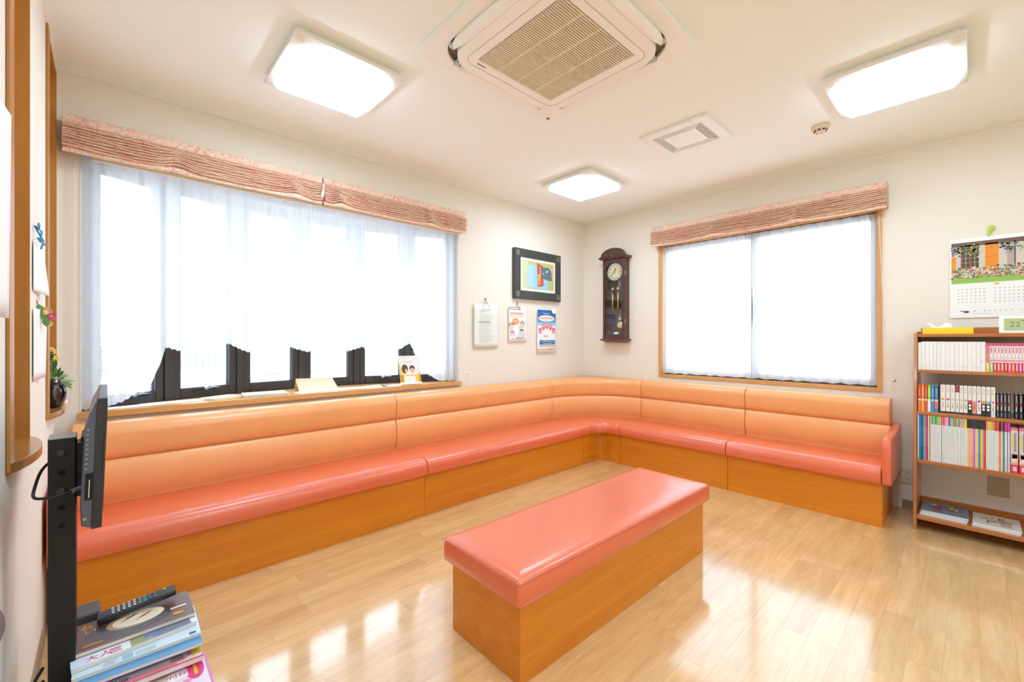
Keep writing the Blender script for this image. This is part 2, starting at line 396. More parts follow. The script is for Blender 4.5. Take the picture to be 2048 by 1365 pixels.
for k in range(6):
    p0, p1 = Vector((*V[k], 0)), Vector((*V[k+1], 0)); t = (p1-p0).normalized(); n = Vector((-t.y, t.x, 0)); L_ = (p1-p0).length
    a0, a1 = .024, L_-.024; z0, z1 = FH0, FH1
    b = MB(); o = p0
    st, rt_ = .046, .068
    b.obox(o+t*a0+Vector((0,0,z0)), t*st, n*FT, (0,0,z1-z0)).obox(o+t*(a1-st)+Vector((0,0,z0)), t*st, n*FT, (0,0,z1-z0))
    b.obox(o+t*(a0+st)+Vector((0,0,z0)), t*(a1-a0-2*st), n*FT, (0,0,rt_)).obox(o+t*(a0+st)+Vector((0,0,z1-.06)), t*(a1-a0-2*st), n*FT, (0,0,.06))
    s = mk('sash', b, BRONZE, win, bevel=.004, seg=1)
    b = MB(); b.obox(o+t*(a0+st-.003)+n*.02+Vector((0,0,z0+rt_-.003)), t*(a1-a0-2*st+.006), n*.004, (0,0,z1-z0-rt_-.054)); mk('pane', b, GLASS, s)
    # outer glazing bead, bright metal
    b = MB(); b.obox(o+t*(a1-st-.008)+n*.03+Vector((0,0,z0+rt_)), t*.008, n*.02, (0,0,z1-z0-rt_-.06)); mk('glazing_bead', b, mat('bead', (150, 160, 168), .4), s)
    if k in (0, 1, 4, 5):
        c = o+t*(L_*(.5 if k != 0 else .55))-n*.004+Vector((0,0,z0+.034))
        b = MB(); b.obox(c-t*.075-n*.012, t*.15, n*.016, (0,0,.012)); mk('handle_base', b, mat('handle_dark', (52, 62, 74), .35, metal=.3), s)
        b = MB(); b.lathe([(.001,.004),(.016,.005),(.018,.018),(.011,.026),(.001,.028)], tuple(c+Vector((0,0,.006))), 10)
        b.tube([c+Vector((0,0,.016)), c+t*.03-n*.02+Vector((0,0,.030)), c+t*.075-n*.022+Vector((0,0,.026))], .006, 6)
        mk('window_handle', b, STEEL, s, smooth=True)
    else:
        b = MB(); b.obox(o+t*(a0+.004)-n*.004+Vector((0,0,z0+.33)), t*.012, n*.006, (0,0,.05)); mk('hinge', b, STEEL, s)

# ------------------------------------------------------------------ sliding window (window_2)
win2 = struct('window_2', loc=(XB, 1.37, BZ0))
b = MB(); X0, X1 = XB-.012, XB+.09; cw = .03
b.box(X0, BY0, BZ0, X1, BY0+cw, BZ1).box(X0, BY1-cw, BZ0, X1, BY1, BZ1).box(X0, BY0+cw, BZ0, X1, BY1-cw, BZ0+cw).box(X0, BY0+cw, BZ1-cw, X1, BY1-cw, BZ1)
mk('window_frame', b, CASING, win2, bevel=.002)
b = MB(); q0, q1 = XB+.055, XB+.088
b.box(q0, BY0+cw, BZ0+cw, q1, BY1-cw, BZ0+cw+.012).box(q0, BY0+cw, BZ1-cw-.012, q1, BY1-cw, BZ1-cw); mk('track', b, BRONZE, win2)
ym = 1.372
for (ya, yb, xx) in ((BY0+cw, ym+.03, XB+.058), (ym-.03, BY1-cw, XB+.074)):
    b = MB(); za, zb = BZ0+cw+.012, BZ1-cw-.012
    b.box(xx, ya, za, xx+.012, ya+.045, zb).box(xx, yb-.045, za, xx+.012, yb, zb).box(xx, ya+.045, za, xx+.012, yb-.045, za+.05).box(xx, ya+.045, zb-.045, xx+.012, yb-.045, zb)
    s = mk('sash', b, BRONZE, win2, bevel=.001, seg=1)
    b = MB(); b.box(xx+.004, ya+.042, za+.047, xx+.008, yb-.042, zb-.042); mk('pane', b, GLASS, s)
b = MB(); b.box(XB+.046, 1.385, 1.50, XB+.058, 1.405, 1.57); mk('sash_lock', b, BRONZE, win2, bevel=.003)

# ------------------------------------------------------------------ sheer curtains
HEM = [(-.095,.868),(-.03,.868),(.033,.883),(.08,.905),(.13,.94),(.19,.985),(.225,1.08),(.240,1.12),(.235+.02,1.20),(.308,1.182),(.38,1.152),(.452,1.143),(.52,1.185),(.564,1.222),(.62,1.19),(.684,1.16),(.76,1.175),(.86,1.145),(.94,1.19),(1.056,1.152),(1.16,1.19),(1.26,1.15),(1.359,1.154),(1.462,1.187),(1.58,1.145),(1.70,1.15),(1.81,1.168),(1.86,1.21),(1.90,1.20),(1.95,1.08),(2.0,.99),(2.06,.935),(2.12,.90),(2.178,.872),(2.375,.868)]
def interp(T, x):
    if x <= T[0][0]: return T[0][1]
    for (a, va), (b_, vb) in zip(T, T[1:]):
        if x <= b_: return va+(vb-va)*(x-a)/(b_-a)
    return T[-1][1]
def curtain_a():
    t = thing('lace_curtain', 'white lace curtain with scalloped ruffled hem hanging in the bow window behind the long sofa', 'curtain', (1.14, 3.262, 2.235))
    def fold(x, s):  # s = 0 top .. 1 bottom
        a = .010*(1-s)+.013*s
        y = a*math.sin(x*2*PI/.105+.8*math.sin(x*5))+ .005*math.sin(x*2*PI/.047+2)
        for xc in (.30, .30+.02, 1.49, 1.90, .72, 1.12):
            y += .016*math.exp(-((x-xc)/.018)**2)*(.4+.6*s)
        return y
    N = 620; rows = []; fr = []
    zt = 2.235
    for j in range(15):
        s = j/14; row = []
        for i in range(N+1):
            x = WX0-.006+(WX1-WX0+.012)*i/N; h = interp(HEM, x)+.055
            z = zt-(zt-h)*s
            y = 3.262+fold(x, s)
            row.append((x, y, z))
        rows.append(row)
    b = MB(); b.grid(rows); o = mk('curtain_cloth', b, SHEERA, t, smooth=True)
    for j in range(4):
        s = j/3; row = []
        for i in range(N+1):
            x = WX0-.006+(WX1-WX0+.012)*i/N; h = interp(HEM, x)+.055
            y = 3.262+fold(x, 1)+s*.010*math.sin(x*2*PI/.028+math.sin(x*17)*2)
            row.append((x, y, h-.055*s-.003*s*math.sin(x*2*PI/.028)))
        fr.append(row)
    b = MB(); b.grid(fr); mk('ruffle', b, SHEERA, t, smooth=True)
    b = MB()
    rows = [[(WX0-.006+(WX1-WX0+.012)*i/N, 3.258+fold(WX0+(WX1-WX0)*i/N, 0), z) for i in range(N+1)] for z in (2.235, 2.175)]
    b.grid(rows); mk('heading_tape', b, SHEERB, t, smooth=True)
    b = MB(); b.box(WX0+.002, 3.29, 2.232, WX1-.002, 3.31, 2.248); mk('curtain_rail', b, WHITE, t)
curtain_a()
def curtain_b(y0, y1, label, seed):
    t = thing('sheer_curtain', label, 'curtain', (XB-.0, (y0+y1)/2, 2.215))
    N = 260; rows = []; rnd = random.Random(seed); ph = [rnd.uniform(0, 6) for _ in range(4)]
    for j in range(13):
        s = j/12; row = []
        for i in range(N+1):
            y = y0+(y1-y0)*i/N
            a = .006+.005*s
            dx = a*math.sin(y*2*PI/.088+ph[0]+.6*math.sin(y*7+ph[1]))+.004*math.sin(y*2*PI/.035+ph[2])
            edge = 1.0 if min(i, N-i) > 12 else .55
            zb = .889+.0035*math.sin(y*2*PI/.12+ph[3])
            # let the two panels part slightly halfway down
            yy = y
            if seed == 1 and i > N-16: yy += -.007*math.sin(PI*min(1, max(0, (s-.38)/.3)))*(i-(N-16))/16
            row.append((XB+.018+dx*edge, yy, 2.215-(2.215-zb)*s))
        rows.append(row)
    b = MB(); b.grid(rows); mk('curtain_cloth', b, SHEERB, t, smooth=True)
    rows = []
    for z in (.884, .94):
        rows.append([(p[0]-.0015, p[1], z if z > .9 else p[2]) for p in (b.v[12*(N+1):13*(N+1)])])
    b2 = MB(); b2.grid(rows); mk('hem_band', b2, SHEERB, t, smooth=True)
curtain_b(1.380, 2.247, 'white sheer curtain panel beside the pendulum clock, left half of the right-hand window', 2)
curtain_b(.496, 1.378, 'white sheer curtain panel nearer the bookcase, right half of the right-hand window', 1)

# ------------------------------------------------------------------ roman shades (gathered, floral)
def roman_shade(axis, a0, a1, wall, ztop, zbot, label, cords, loc, lip=0.0, ends=(1, 1)):
    """axis 'x': runs along x on wall A; 'y': along y on wall B"""
    t = thing('roman_shade', label, 'window shade', loc, None)
    L_ = abs(a1-a0); N = max(90, int(L_*130)); rnd = random.Random(int(L_*100))
    def P(s, d, z): return (s, wall-d, z) if axis == 'x' else (wall-d, s, z)
    nf = 8; sect = []
    H = ztop-zbot
    ph = [rnd.uniform(0, 6) for _ in range(nf+2)]
    for i in range(N+1):
        s = a0+(a1-a0)*i/N; u = i/N*L_
        g = 0
        for c in cords: g += math.exp(-((s-c)/.055)**2)
        sag = 0
        cs = sorted(cords+[a0, a1]) if a0 < a1 else sorted(cords+[a1, a0])
        for c0, c1 in zip(cs, cs[1:]):
            if c0 <= s <= c1: sag = math.sin(PI*(s-c0)/(c1-c0))
        pts = []
        pts.append((.100+0*g, ztop)); pts.append((.112, ztop-.012)); pts.append((.115, ztop-H*.17)); pts.append((.118, ztop-H*.26)); pts.append((.102, ztop-H*.275))
        zA, zB = ztop-H*.28, zbot+H*.14
        for k in range(nf):
            z0 = zA-(zA-zB)*k/nf; z1 = zA-(zA-zB)*(k+1)/nf
            f_ = .35+.65*(k/nf); dz = (.030*g - .012*sag)*f_*(1-abs(2*k/nf-1.2)*.3)
            out = .122+.010*math.sin(u*9+ph[k])*.6+.012*(k/nf)-.012*g
            w_ = .0015*math.sin(u*40+ph[k]*3)
            q_ = z0-z1; pts.append((out-.060, z0+dz-q_*.02+w_)); pts.append((out-.004, z0+dz-q_*.42+w_)); pts.append((out+.007, z0+dz-q_*.58+w_)); pts.append((out+.007, z0+dz-q_*.80+w_)); pts.append((out-.004, z0+dz-q_*.95+w_)); pts.append((out-.060, z0+dz-q_*.99+w_))
        dz = .010*g-.006*sag
        pts.append((.116, zB+dz*.8)); pts.append((.122, zbot+H*.06+dz*.5)); pts.append((.120, zbot+dz*.4)); pts.append((.112, zbot+dz*.4))
        pts.append((.100, zbot+H*.2))
        sect.append([P(s, d, z) for d, z in pts])
    b = MB(); b.grid(sect); o = mk('gathered_fabric', b, FLORAL, t, smooth=True)
    # head rail and side returns
    b = MB()
    lo, hi = min(a0, a1), max(a0, a1)
    if axis == 'x': b.box(lo, wall-.099, ztop-.05, hi, wall-.001, ztop-.004)
    else: b.box(wall-.099, lo, ztop-.05, wall-.001, hi, ztop-.004)
    mk('head_rail', b, mat('rail_cream', (226, 208, 184), .7), t)
    for e, on in zip((lo, hi), ends):
        if not on: continue
        th = .004 if e == hi else 0
        b = MB()
        if axis == 'x': b.box(e-th, wall-.105, zbot+.02, e+.004-th, wall-.001, ztop-.0505)
        else: b.box(wall-.105, e-th, zbot+.02, wall-.001, e+.004-th, ztop-.0505)
        mk('side_return', b, mat('return_cloth', (206, 188, 162), .85), t)
    return t
sA1 = roman_shade('x', -.162, 1.117, YA, 2.405, 2.205, 'longer floral roman shade gathered above the bow window, left of the white cord knot', [.30, .95], (.48, YA, 2.4), ends=(1, 0))
sA2 = roman_shade('x', 1.130, 2.39, YA, 2.405, 2.205, 'floral roman shade gathered above the bow window, right of the white cord knot', [1.25, 2.02], (1.76, YA, 2.4), ends=(0, 1))
b = MB(); b.box(1.1195, YA-.13, 2.25, 1.1275, YA-.11, 2.35); b.tube([(1.118, YA-.135, 2.30), (1.108, YA-.142, 2.27), (1.104, YA-.140, 2.235)], [.004, .007, .003], 6)
b.tube([(1.120, YA-.138, 2.30), (1.117, YA-.142, 2.27), (1.116, YA-.140, 2.25)], [.004, .006, .003], 6)
o = mk('cord_knot', b, mat('white_cord', (250, 248, 244), .7), sA1, smooth=True); o['label'] = 'white knotted cord between the two shades'
# lower batten (cream strip) that shows below both shades
b = MB(); b.box(-.05, YA-.055, 2.205, 2.36, YA-.035, 2.225); o = mk('curtain_track', b, CREAMT); tag(o, 'thin cream curtain track running under the shades of the bow window', 'curtain track')
roman_shade('y', .428, 2.312, XB, 2.418, 2.212, 'floral roman shade gathered above the right-hand sliding window', [1.00, 1.68], (XB, 1.37, 2.4))

def curve_pts(P, n=6):
    P = [Vector(p) for p in P]; out = []
    for i in range(len(P)-1):
        a, b_, c, d = P[max(i-1, 0)], P[i], P[i+1], P[min(i+2, len(P)-1)]
        for k in range(n):
            t = k/n; out.append(.5*((2*b_)+(c-a)*t+(2*a-5*b_+4*c-d)*t*t+(3*b_-a-3*c+d)*t**3))
    return out+[P[-1]]
# shade cords hanging beside the windows
def cord(pts, label, r=.0016):
    b = MB(); b.tube(curve_pts(pts), r, 5); o = mk('pull_cord', b, mat('white_cord', (250, 248, 244), .7), smooth=True); return tag(o, label, 'cord')
cord([(-.12, YA-.03, 2.2), (-.121, YA-.028, 1.5), (-.128, YA-.025, .95), (-.15, YA-.03, .86)], 'thin white shade cord hanging left of the bow window')
cord([(2.372, YA-.03, 2.2), (2.378, YA-.022, 1.4), (2.384, YA-.02, .90), (2.43, YA-.02, .80), (2.49, YA-.03, .815), (2.485, YA-.008, .91)], 'thin white shade cord looped to a hook right of the bow window')
cord([(XB-.03, .482, 2.2), (XB-.03, .47, 1.9), (XB-.02, .455, 1.5), (XB-.012, .425, 1.2), (XB-.010, .40, .95)], 'thin white shade cord hanging down the right jamb of the sliding window')
cord([(XB-.03, .395, .93), (XB-.03, .41, .88), (XB-.03, .385, .81), (XB-.03, .365, .79), (XB-.03, .36, .81)], 'end of white cord dangling from the wall hook above the sofa armrest')
def hook(x, y, z, n, label):
    b = MB()
    if n == 'x': b.lathe([(.012, 0), (.012, -.004), (.005, -.008), (.004, -.022), (.007, -.026), (.001, -.028)], (x, y, z), 12, 'x')
    else: b.lathe([(.012, 0), (.012, -.004), (.005, -.008), (.004, -.022), (.007, -.026), (.001, -.028)], (x, y, z), 12, 'y')
    o = mk('wall_hook', b, WHITE, smooth=True); fixn(o); tag(o, label, 'hook')
hook(XB-.001, .397, .94, 'x', 'small white cord hook on the wall above the sofa armrest')
hook(2.487, YA-.001, .925, 'y', 'small white cord hook on the wall right of the bow window')

# ------------------------------------------------------------------ built in corner sofa
# profiles: (distance from front edge, share of depth, z)
SEATP = [(.0, 0, .297), (-.004, 0, .305), (-.006, 0, .330), (-.002, 0, .365), (.010, 0, .388), (.03, 0, .401), (.07, 0, .408), (.0, .5, .408), (-.06, 1, .400), (0, 1, .392), (0, 1, .297)]
def backprof():
    P = [(.0, .395)]
    for k in range(9):
        s = k/8; P.append((-.024*math.sin(PI*s)**.75-.006*s, .405+(.618-.405)*s))
    P.append((.018, .621)); P.append((-.004, .625))
    for k in range(1, 8):
        s = k/8; P.append((-.004-.022*math.sin(PI*(.08+.62*s))**.8, .625+(.79-.625)*s))
    P += [(.008, .804), (.030, .812), (.070, .811), (.15, .806)]
    return P
BACKP = backprof()
def sweep_seat(b, F, B, inset=True):
    """F, B lists of matching plan points (front and rear edge)"""
    rows = []; n = len(F)
    for i in range(n):
        f, r = Vector((*F[i], 0)), Vector((*B[i], 0)); d = (r-f).normalized(); w_ = (r-f).length
        e = 0
        row = []
        for a, sh, z in SEATP:
            if inset and i in (0, n-1): p = f+d*(a+sh*w_ + (.008 if sh == 0 else 0)); zz = min(z, .400) if z > .31 else z
            else: p = f+d*(a+sh*w_); zz = z
            row.append((p.x, p.y, zz))
        rows.append(row)
    b.grid(rows, closed=True, cap=True)
def sweep_back(b, F, R, zlow=.30, inset=True):
    """F front line of the back at seat level, R rear (wall side) points"""
    rows = []; n = len(F)
    for i in range(n):
        f, r = Vector((*F[i], 0)), Vector((*R[i], 0)); d = (r-f).normalized(); row = []
        e = .008 if (inset and i in (0, n-1)) else 0
        for a, z in BACKP:
            p = f+d*(a+e) if a < .14 else r; row.append((p.x, p.y, z-(.006 if e and z > .7 else 0)))
        row.append((r.x, r.y, zlow)); row.append((f.x, f.y, zlow))
        rows.append(row)
    b.grid(rows, closed=True, cap=True)
def stations(a0, a1, n=10, end=.010):
    s = 1 if a1 > a0 else -1
    return [a0, a0+s*.004, a0+s*end]+[a0+(a1-a0)*k/n for k in range(1, n)]+[a1-s*end, a1-s*.004, a1]
FY, BYF, RY = 2.605, 3.072, 3.228       # wall A run: cushion front, back front, rear
FX, BXF, RX = 3.690, 4.150, 4.262       # wall B run
def sofa_a(x0, x1, label, arm=False):
    t = thing('sofa_section', label, 'sofa', ((x0+x1)/2, 2.85, 0), 'built-in corner sofa sections')
    xs = stations(x0+.0015, x1-.0015)
    b = MB(); sweep_seat(b, [(x, FY) for x in xs], [(x, BYF) for x in xs]); fixn(mk('seat', b, SEAT, t, smooth=True))
    b = MB(); sweep_back(b, [(x, BYF) for x in xs], [(x, RY) for x in xs]); fixn(mk('backrest', b, BACKV, t, smooth=True))
    b = MB(); b.box(x0+.001, 2.645, 0, x1-.001, 3.20, .2965); mk('plinth', b, PLINTH, t, bevel=.001, seg=1)
    return t
def arm_mesh(t, y0=None, y1=None, x0=None, x1=None, run='b'):
    prof = [(0, .300), (-.012, .33), (-.014, .56), (.0, .596), (.03, .604), (.25, .606), (.36, .612), (.48, .632), (.53, .640), (.56, .635), (.56, .300)]
    b = MB(); n = 7; rows = []
    for i in range(n):
        s = i/(n-1); e = .008*(1-math.sin(PI*s))**1.5
        row = []
        for a, z in prof:
            zz = z-(e if z > .5 else 0); aa = a+(e if a < .1 else 0)
            row.append(((FX-.012+aa, y0+(y1-y0)*s, zz) if run == 'b' else (x0+(x1-x0)*s, FY-.012+aa, zz)))
        rows.append(row)
    b.grid(rows, True, True); fixn(mk('armrest', b, SEAT, t, smooth=True, bevel=.006, seg=2))
tA1 = sofa_a(-.128, 1.641, 'longest section of the corner sofa, at its left end behind the television')
arm_mesh(tA1, x0=-.178, x1=-.130, run='a')
tA2 = sofa_a(1.641, 3.46, 'sofa section between the left end section and the curved corner piece')
# scuff on the first seat and plain
# corner piece
tc = thing('sofa_section', 'curved corner piece joining the two runs of the sofa below the pendulum clock', 'sofa', (3.9, 2.85, 0), 'built-in corner sofa sections')
n = 22; Ff, Bb, Rr = [], [], []
for i in range(n+1):
    s = i/n; a = PI/2*s
    Bb.append((3.4615+(BXF-3.4615)*math.sin(a), 2.3995+(BYF-2.3995)*math.cos(a)))
    # front edge: straight, small concave curve, straight
    r = .13; cx_, cy_ = FX-r, FY-r
    tot = (cx_-3.4615)+(r*PI/2)+(cy_-2.3995); q = s*tot
    if q < cx_-3.4615: Ff.append((3.4615+q, FY))
    elif q < cx_-3.4615+r*PI/2:
        aa = (q-(cx_-3.4615))/r; Ff.append((cx_+r*math.sin(aa), cy_+r*math.cos(aa)))
    else: Ff.append((FX, cy_-(q-(cx_-3.4615)-r*PI/2)))
    # rear follows the walls into the corner
    if s < .5: Rr.append((3.4615+(RX-3.4615)*(s/.5), RY))
    else: Rr.append((RX, RY-(RY-2.3995)*((s-.5)/.5)))
b = MB(); sweep_seat(b, Ff, Bb); fixn(mk('seat', b, SEAT, tc, smooth=True))
b = MB(); sweep_back(b, Bb, Rr); fixn(mk('backrest', b, BACKV, tc, smooth=True))
b = MB(); b.poly_prism([(3.461, 2.645), (3.66, 2.645), (3.70, 2.635), (3.725, 2.61), (3.735, 2.57), (3.735, 2.399), (4.25, 2.399), (4.25, 3.2), (3.461, 3.2)], 0, .2965); mk('plinth', b, PLINTH, tc)
def sofa_b(y0, y1, label):
    t = thing('sofa_section', label, 'sofa', (3.95, (y0+y1)/2, 0), 'built-in corner sofa sections')
    ys_ = stations(y0-.0015, y1+.0015)
    b = MB(); sweep_seat(b, [(FX, y) for y in ys_], [(BXF, y) for y in ys_]); fixn(mk('seat', b, SEAT, t, smooth=True))
    b = MB(); sweep_back(b, [(BXF, y) for y in ys_], [(RX, y) for y in ys_]); fixn(mk('backrest', b, BACKV, t, smooth=True))
    b = MB(); b.box(3.735, y1+.0015, 0, 4.25, y0-.0015, .2965); mk('plinth', b, PLINTH_Y, t, bevel=.001, seg=1)
    return t
sofa_b(2.398, 1.379, 'sofa section under the left half of the right-hand window')
tB2 = sofa_b(1.379, .402, 'sofa section with coral armrest, at the right end beside the bookcase')
arm_mesh(tB2, y0=.352, y1=.400, run='b')

# ------------------------------------------------------------------ low bench in the middle
tb = thing('bench', 'low rectangular coral vinyl bench on a wooden box base in the middle of the floor', 'bench', (1.82, 1.305, 0))
def bench():
    Lx, Wy = 1.47, .425
    b = MB(); b.box(-Lx/2, -Wy/2, 0, Lx/2, Wy/2, .302)
    me_o = mk('base', b, PLINTH, tb, bevel=.0015, seg=1, own=(0,0,0)); me_o.location = (0,0,0)
    lx, wy = Lx/2+.03, Wy/2+.025; nx, ny = 40, 16
    b = MB(); rows = []
    def prof(j):
        return j
    # rounded slab: concentric loops
    loops = [(0, .303), (-.004, .308), (-.006, .34), (-.003, .375), (.006, .392), (.020, .400), (.05, .404), (.10, .4055), (.16, .406)]
    loops = [(-i if i < 0 else -i, z) for i, z in loops]
    def loop(off, z, r=.018):
        pts = []; hx, hy = lx+off, wy+off; r = max(.004, r+off)
        for cx_, cy_, a0 in ((hx-r, hy-r, 0), (-hx+r, hy-r, 90), (-hx+r, -hy+r, 180), (hx-r, -hy+r, 270)):
            for k in range(6):
                a = math.radians(a0+90*k/5); pts.append((cx_+r*math.cos(a), cy_+r*math.sin(a), z))
        return pts
    R = [loop(o_, z) for o_, z in loops]
    b.grid(R, True, True)
    c = mk('cushion', b, SEAT, tb, smooth=True, own=(0,0,0)); c.location = (0,0,0); fixn(c)
    b = MB(); 
    pts = [(-lx-.004, -wy-.004, .386), (-lx-.004, wy+.004, .386), (lx+.004, wy+.004, .386), (lx+.004, -wy-.004, .386), (-lx-.004, -wy-.004, .386)]
    for k in range(4): b.tube([pts[k], pts[k+1]], .0012, 5)
    s = mk('seam', b, SEAM, c, own=(0,0,0)); s.location = (0,0,0)
    tb.rotation_euler = (0, 0, math.radians(-1.1))
bench()

# ------------------------------------------------------------------ ceiling fittings
def rrect(cx_, cy_, hx, hy, r, n=6):
    pts = []
    for sx, sy, a0 in ((1, 1, 0), (-1, 1, 90), (-1, -1, 180), (1, -1, 270)):
        for k in range(n+1):
            a = math.radians(a0+90*k/n); pts.append((cx_+sx*(hx-r)+r*math.cos(a), cy_+sy*(hy-r)+r*math.sin(a)))
    return pts
def ring(b, o, i, z0, z1):   # frame between two outlines of equal count
    n = len(o)
    v = [(p[0], p[1], z0) for p in o]+[(p[0], p[1], z0) for p in i]+[(p[0], p[1], z1) for p in o]+[(p[0], p[1], z1) for p in i]
    f = []
    for k in range(n):
        j = (k+1) % n
        f += [(k, j, n+j, n+k), (2*n+k, 3*n+k, 3*n+j, 2*n+j), (k, 2*n+k, 2*n+j, j), (n+k, n+j, 3*n+j, 3*n+k)]
    b.add(v, f)
lights = [(.89, 2.335, 'square lit ceiling light nearest the bow window, left of the air conditioner'),
          (3.085, .285, 'square lit ceiling light at the upper right, above the bookcase side'),
          (3.155, 2.405, 'square lit ceiling light farthest back, near the room corner'),
          (.89, .285, 'square lit ceiling light out over the near left of the room'),
          (.89, -1.55, 'added square fill light, unseen behind the camera on the left'), (2.3, -1.55, 'added square fill light, unseen behind the camera on the right')]  # last two are added out of view to fill the right wall and sofa
for x, y, lab in lights:
    t = thing('ceiling_light', lab, 'ceiling light', (x, y, ZC), 'square ceiling lights')
    h = .272
    b = MB(); b.box(x-h+.02, y-h+.02, ZC-.022, x+h-.02, y+h-.02, ZC-.0005)
    mk('base_plate', b, WHITE, t)
    b = MB()
    o_ = [(x-h, y-h), (x+h, y-h), (x+h, y+h), (x-h, y+h)]
    d = .222
    i_ = [(x-d, y-d), (x+d, y-d), (x+d, y+d), (x-d, y+d)]
    n = 4; v = [(p[0], p[1], ZC-.022) for p in o_]+[(p[0], p[1], ZC-.040) for p in o_]+[(p[0]*.0+p[0], p[1], ZC-.066) for p in i_]+[(p[0], p[1], ZC-.022) for p in i_]
    f = []
    for k in range(4):
        j = (k+1) % 4; f += [(k, j, 4+j, 4+k), (4+k, 4+j, 8+j, 8+k), (8+k, 8+j, 12+j, 12+k), (12+k, 12+j, j, k)]
    b.add(v, f); fixn(mk('frame', b, WHITE, t, bevel=.002))
    b = MB(); b.box(x-d+.001, y-d+.001, ZC-.0725, x+d-.001, y+d-.001, ZC-.0225); mk('diffuser', b, LAMP, t)

def air_con():
    cx_, cy_ = 1.581, 1.375; t = thing('air_conditioner', 'ivory ceiling cassette air conditioner with slatted square intake grille', 'air conditioner', (cx_, cy_, ZC))
    h = .482
    # ceiling panel with square edge, opening for air outlets
    b = MB(); ring(b, rrect(cx_, cy_, h, h, .004), rrect(cx_, cy_, .412, .412, .15), ZC-.030, ZC-.0005); fixn(mk('ceiling_panel', b, IVORY, t, bevel=.004))
    b = MB(); b.box(cx_-.43, cy_-.43, ZC-.014, cx_+.43, cy_+.43, ZC-.0006); mk('outlet_recess', b, mat('outlet_brown', (112, 96, 76), .7), t)
    # raised middle body
    b = MB(); ring(b, rrect(cx_, cy_, .372, .372, .125), rrect(cx_, cy_, .262, .268, .004), ZC-.062, ZC-.014); fixn(mk('intake_surround', b, IVORY, t, bevel=.008, seg=3))
    b = MB(); ring(b, rrect(cx_, cy_, .315, .315, .05), rrect(cx_, cy_, .3135, .3135, .05), ZC-.0628, ZC-.060); mk('panel_joint', b, mat('joint', (150, 135, 115), .8), t)
    b = MB(); b.box(cx_-.262, cy_-.268, ZC-.030, cx_+.262, cy_+.268, ZC-.0145); mk('filter', b, mat('filter_brown', (84, 68, 46), .8), t)
    b = MB(); n = 46
    for k in range(n):
        y = cy_-.262+.524*k/(n-1); b.box(cx_-.260, y-.0025, ZC-.0615, cx_+.260, y+.0025, ZC-.052)
    g = mk('grille_slat', b, GRILLE, t); g['kind'] = 'stuff'
    for k in range(1, 4):
        x = cx_-.262+.524*k/4
        b = MB(); b.box(x-.004, cy_-.266, ZC-.0595, x+.004, cy_+.266, ZC-.036); mk('grille_bar', b, GRILLE, t)
    # four louvres
    for k in range(4):
        b = MB(); rows = []
        for i in range(13):
            s = -1+2*i/12; half = .024*math.sqrt(max(.05, 1-abs(s)**6)); row = []
            for j in range(7):
                q = -1+2*j/6
                row.append((s*.285, .398+q*half, -.047-.014*(1-q*q)+.010*q))
            row += [(s*.285, .386+half*.98, -.030), (s*.285, .386-half*.98, -.052)][::1]
            rows.append(row)
        b.grid(rows, True, True)
        a = k*PI/2; ca, sa = math.cos(a), math.sin(a)
        b.v = [(cx_+p[0]*ca-p[1]*sa, cy_+p[0]*sa+p[1]*ca, ZC+p[2]) for p in b.v]
        fixn(mk('louvre', b, IVORY, t, smooth=True))
        for sgn in (-1, 1):
            b = MB(); p = (sgn*.300, .385); b.box(p[0]-.012, p[1]-.012, -.045, p[0]+.012, p[1]+.02, -.025)
            b.v = [(cx_+p[0]*ca-p[1]*sa, cy_+p[0]*sa+p[1]*ca, ZC+p[2]) for p in b.v]
            mk('louvre_hinge', b, mat('hinge_grey', (200, 196, 196), .5), t, bevel=.004)
    b = MB(); b.lathe([(.001, -.0335), (.009, -.0335), (.010, -.030), (.010, -.028)], (cx_+.445, cy_+.45, ZC), 12); fixn(mk('sensor', b, mat('sensor', (90, 84, 78), .4), t))
    b = MB(); b.box(cx_-.25-.0, cy_+.285, ZC-.0632, cx_-.20, cy_+.293, ZC-.0622)
    mk('badge', b, mat('badge', (150, 140, 126), .4), t)
air_con()
def vent():
    x0, x1, y0, y1 = 2.733, 3.18, 1.132, 1.606; cx_, cy_ = (x0+x1)/2, (y0+y1)/2
    t = thing('ceiling_vent', 'rectangular white ceiling ventilation grille with a plain middle plate', 'vent', (cx_, cy_, ZC))
    hx, hy = (x1-x0)/2, (y1-y0)/2
    b = MB(); ring(b, rrect(cx_, cy_, hx, hy, .006), rrect(cx_, cy_, hx*.72, hy*.72, .003), ZC-.020, ZC-.0005); fixn(mk('frame', b, IVORY, t, bevel=.004))
    b = MB(); b.box(cx_-hx*.73, cy_-hy*.73, ZC-.006, cx_+hx*.73, cy_+hy*.73, ZC-.0006); mk('duct', b, DARKSLOT, t)
    for k in range(4):
        q = .70-.055*k
        b = MB(); ring(b, rrect(cx_, cy_, hx*q, hy*q, .002), rrect(cx_, cy_, hx*(q-.02), hy*(q-.018), .002), ZC-.019, ZC-.010); fixn(mk('louvre_ring', b, IVORY, t))
    b = MB(); b.box(cx_-hx*.48, cy_-hy*.48, ZC-.020, cx_+hx*.48, cy_+hy*.48, ZC-.006); mk('middle_plate', b, IVORY, t, bevel=.002)
    for k in range(-2, 3):
        b = MB(); b.box(cx_+hx*.48, cy_+k*hy*.26-.002, ZC-.016, cx_+hx*.71, cy_+k*hy*.26+.002, ZC-.006)
        mk('rib', b, IVORY, t)
vent()
t = thing('smoke_detector', 'small round cream smoke detector on the ceiling beside the right-hand light', 'smoke detector', (3.47, .69, ZC))
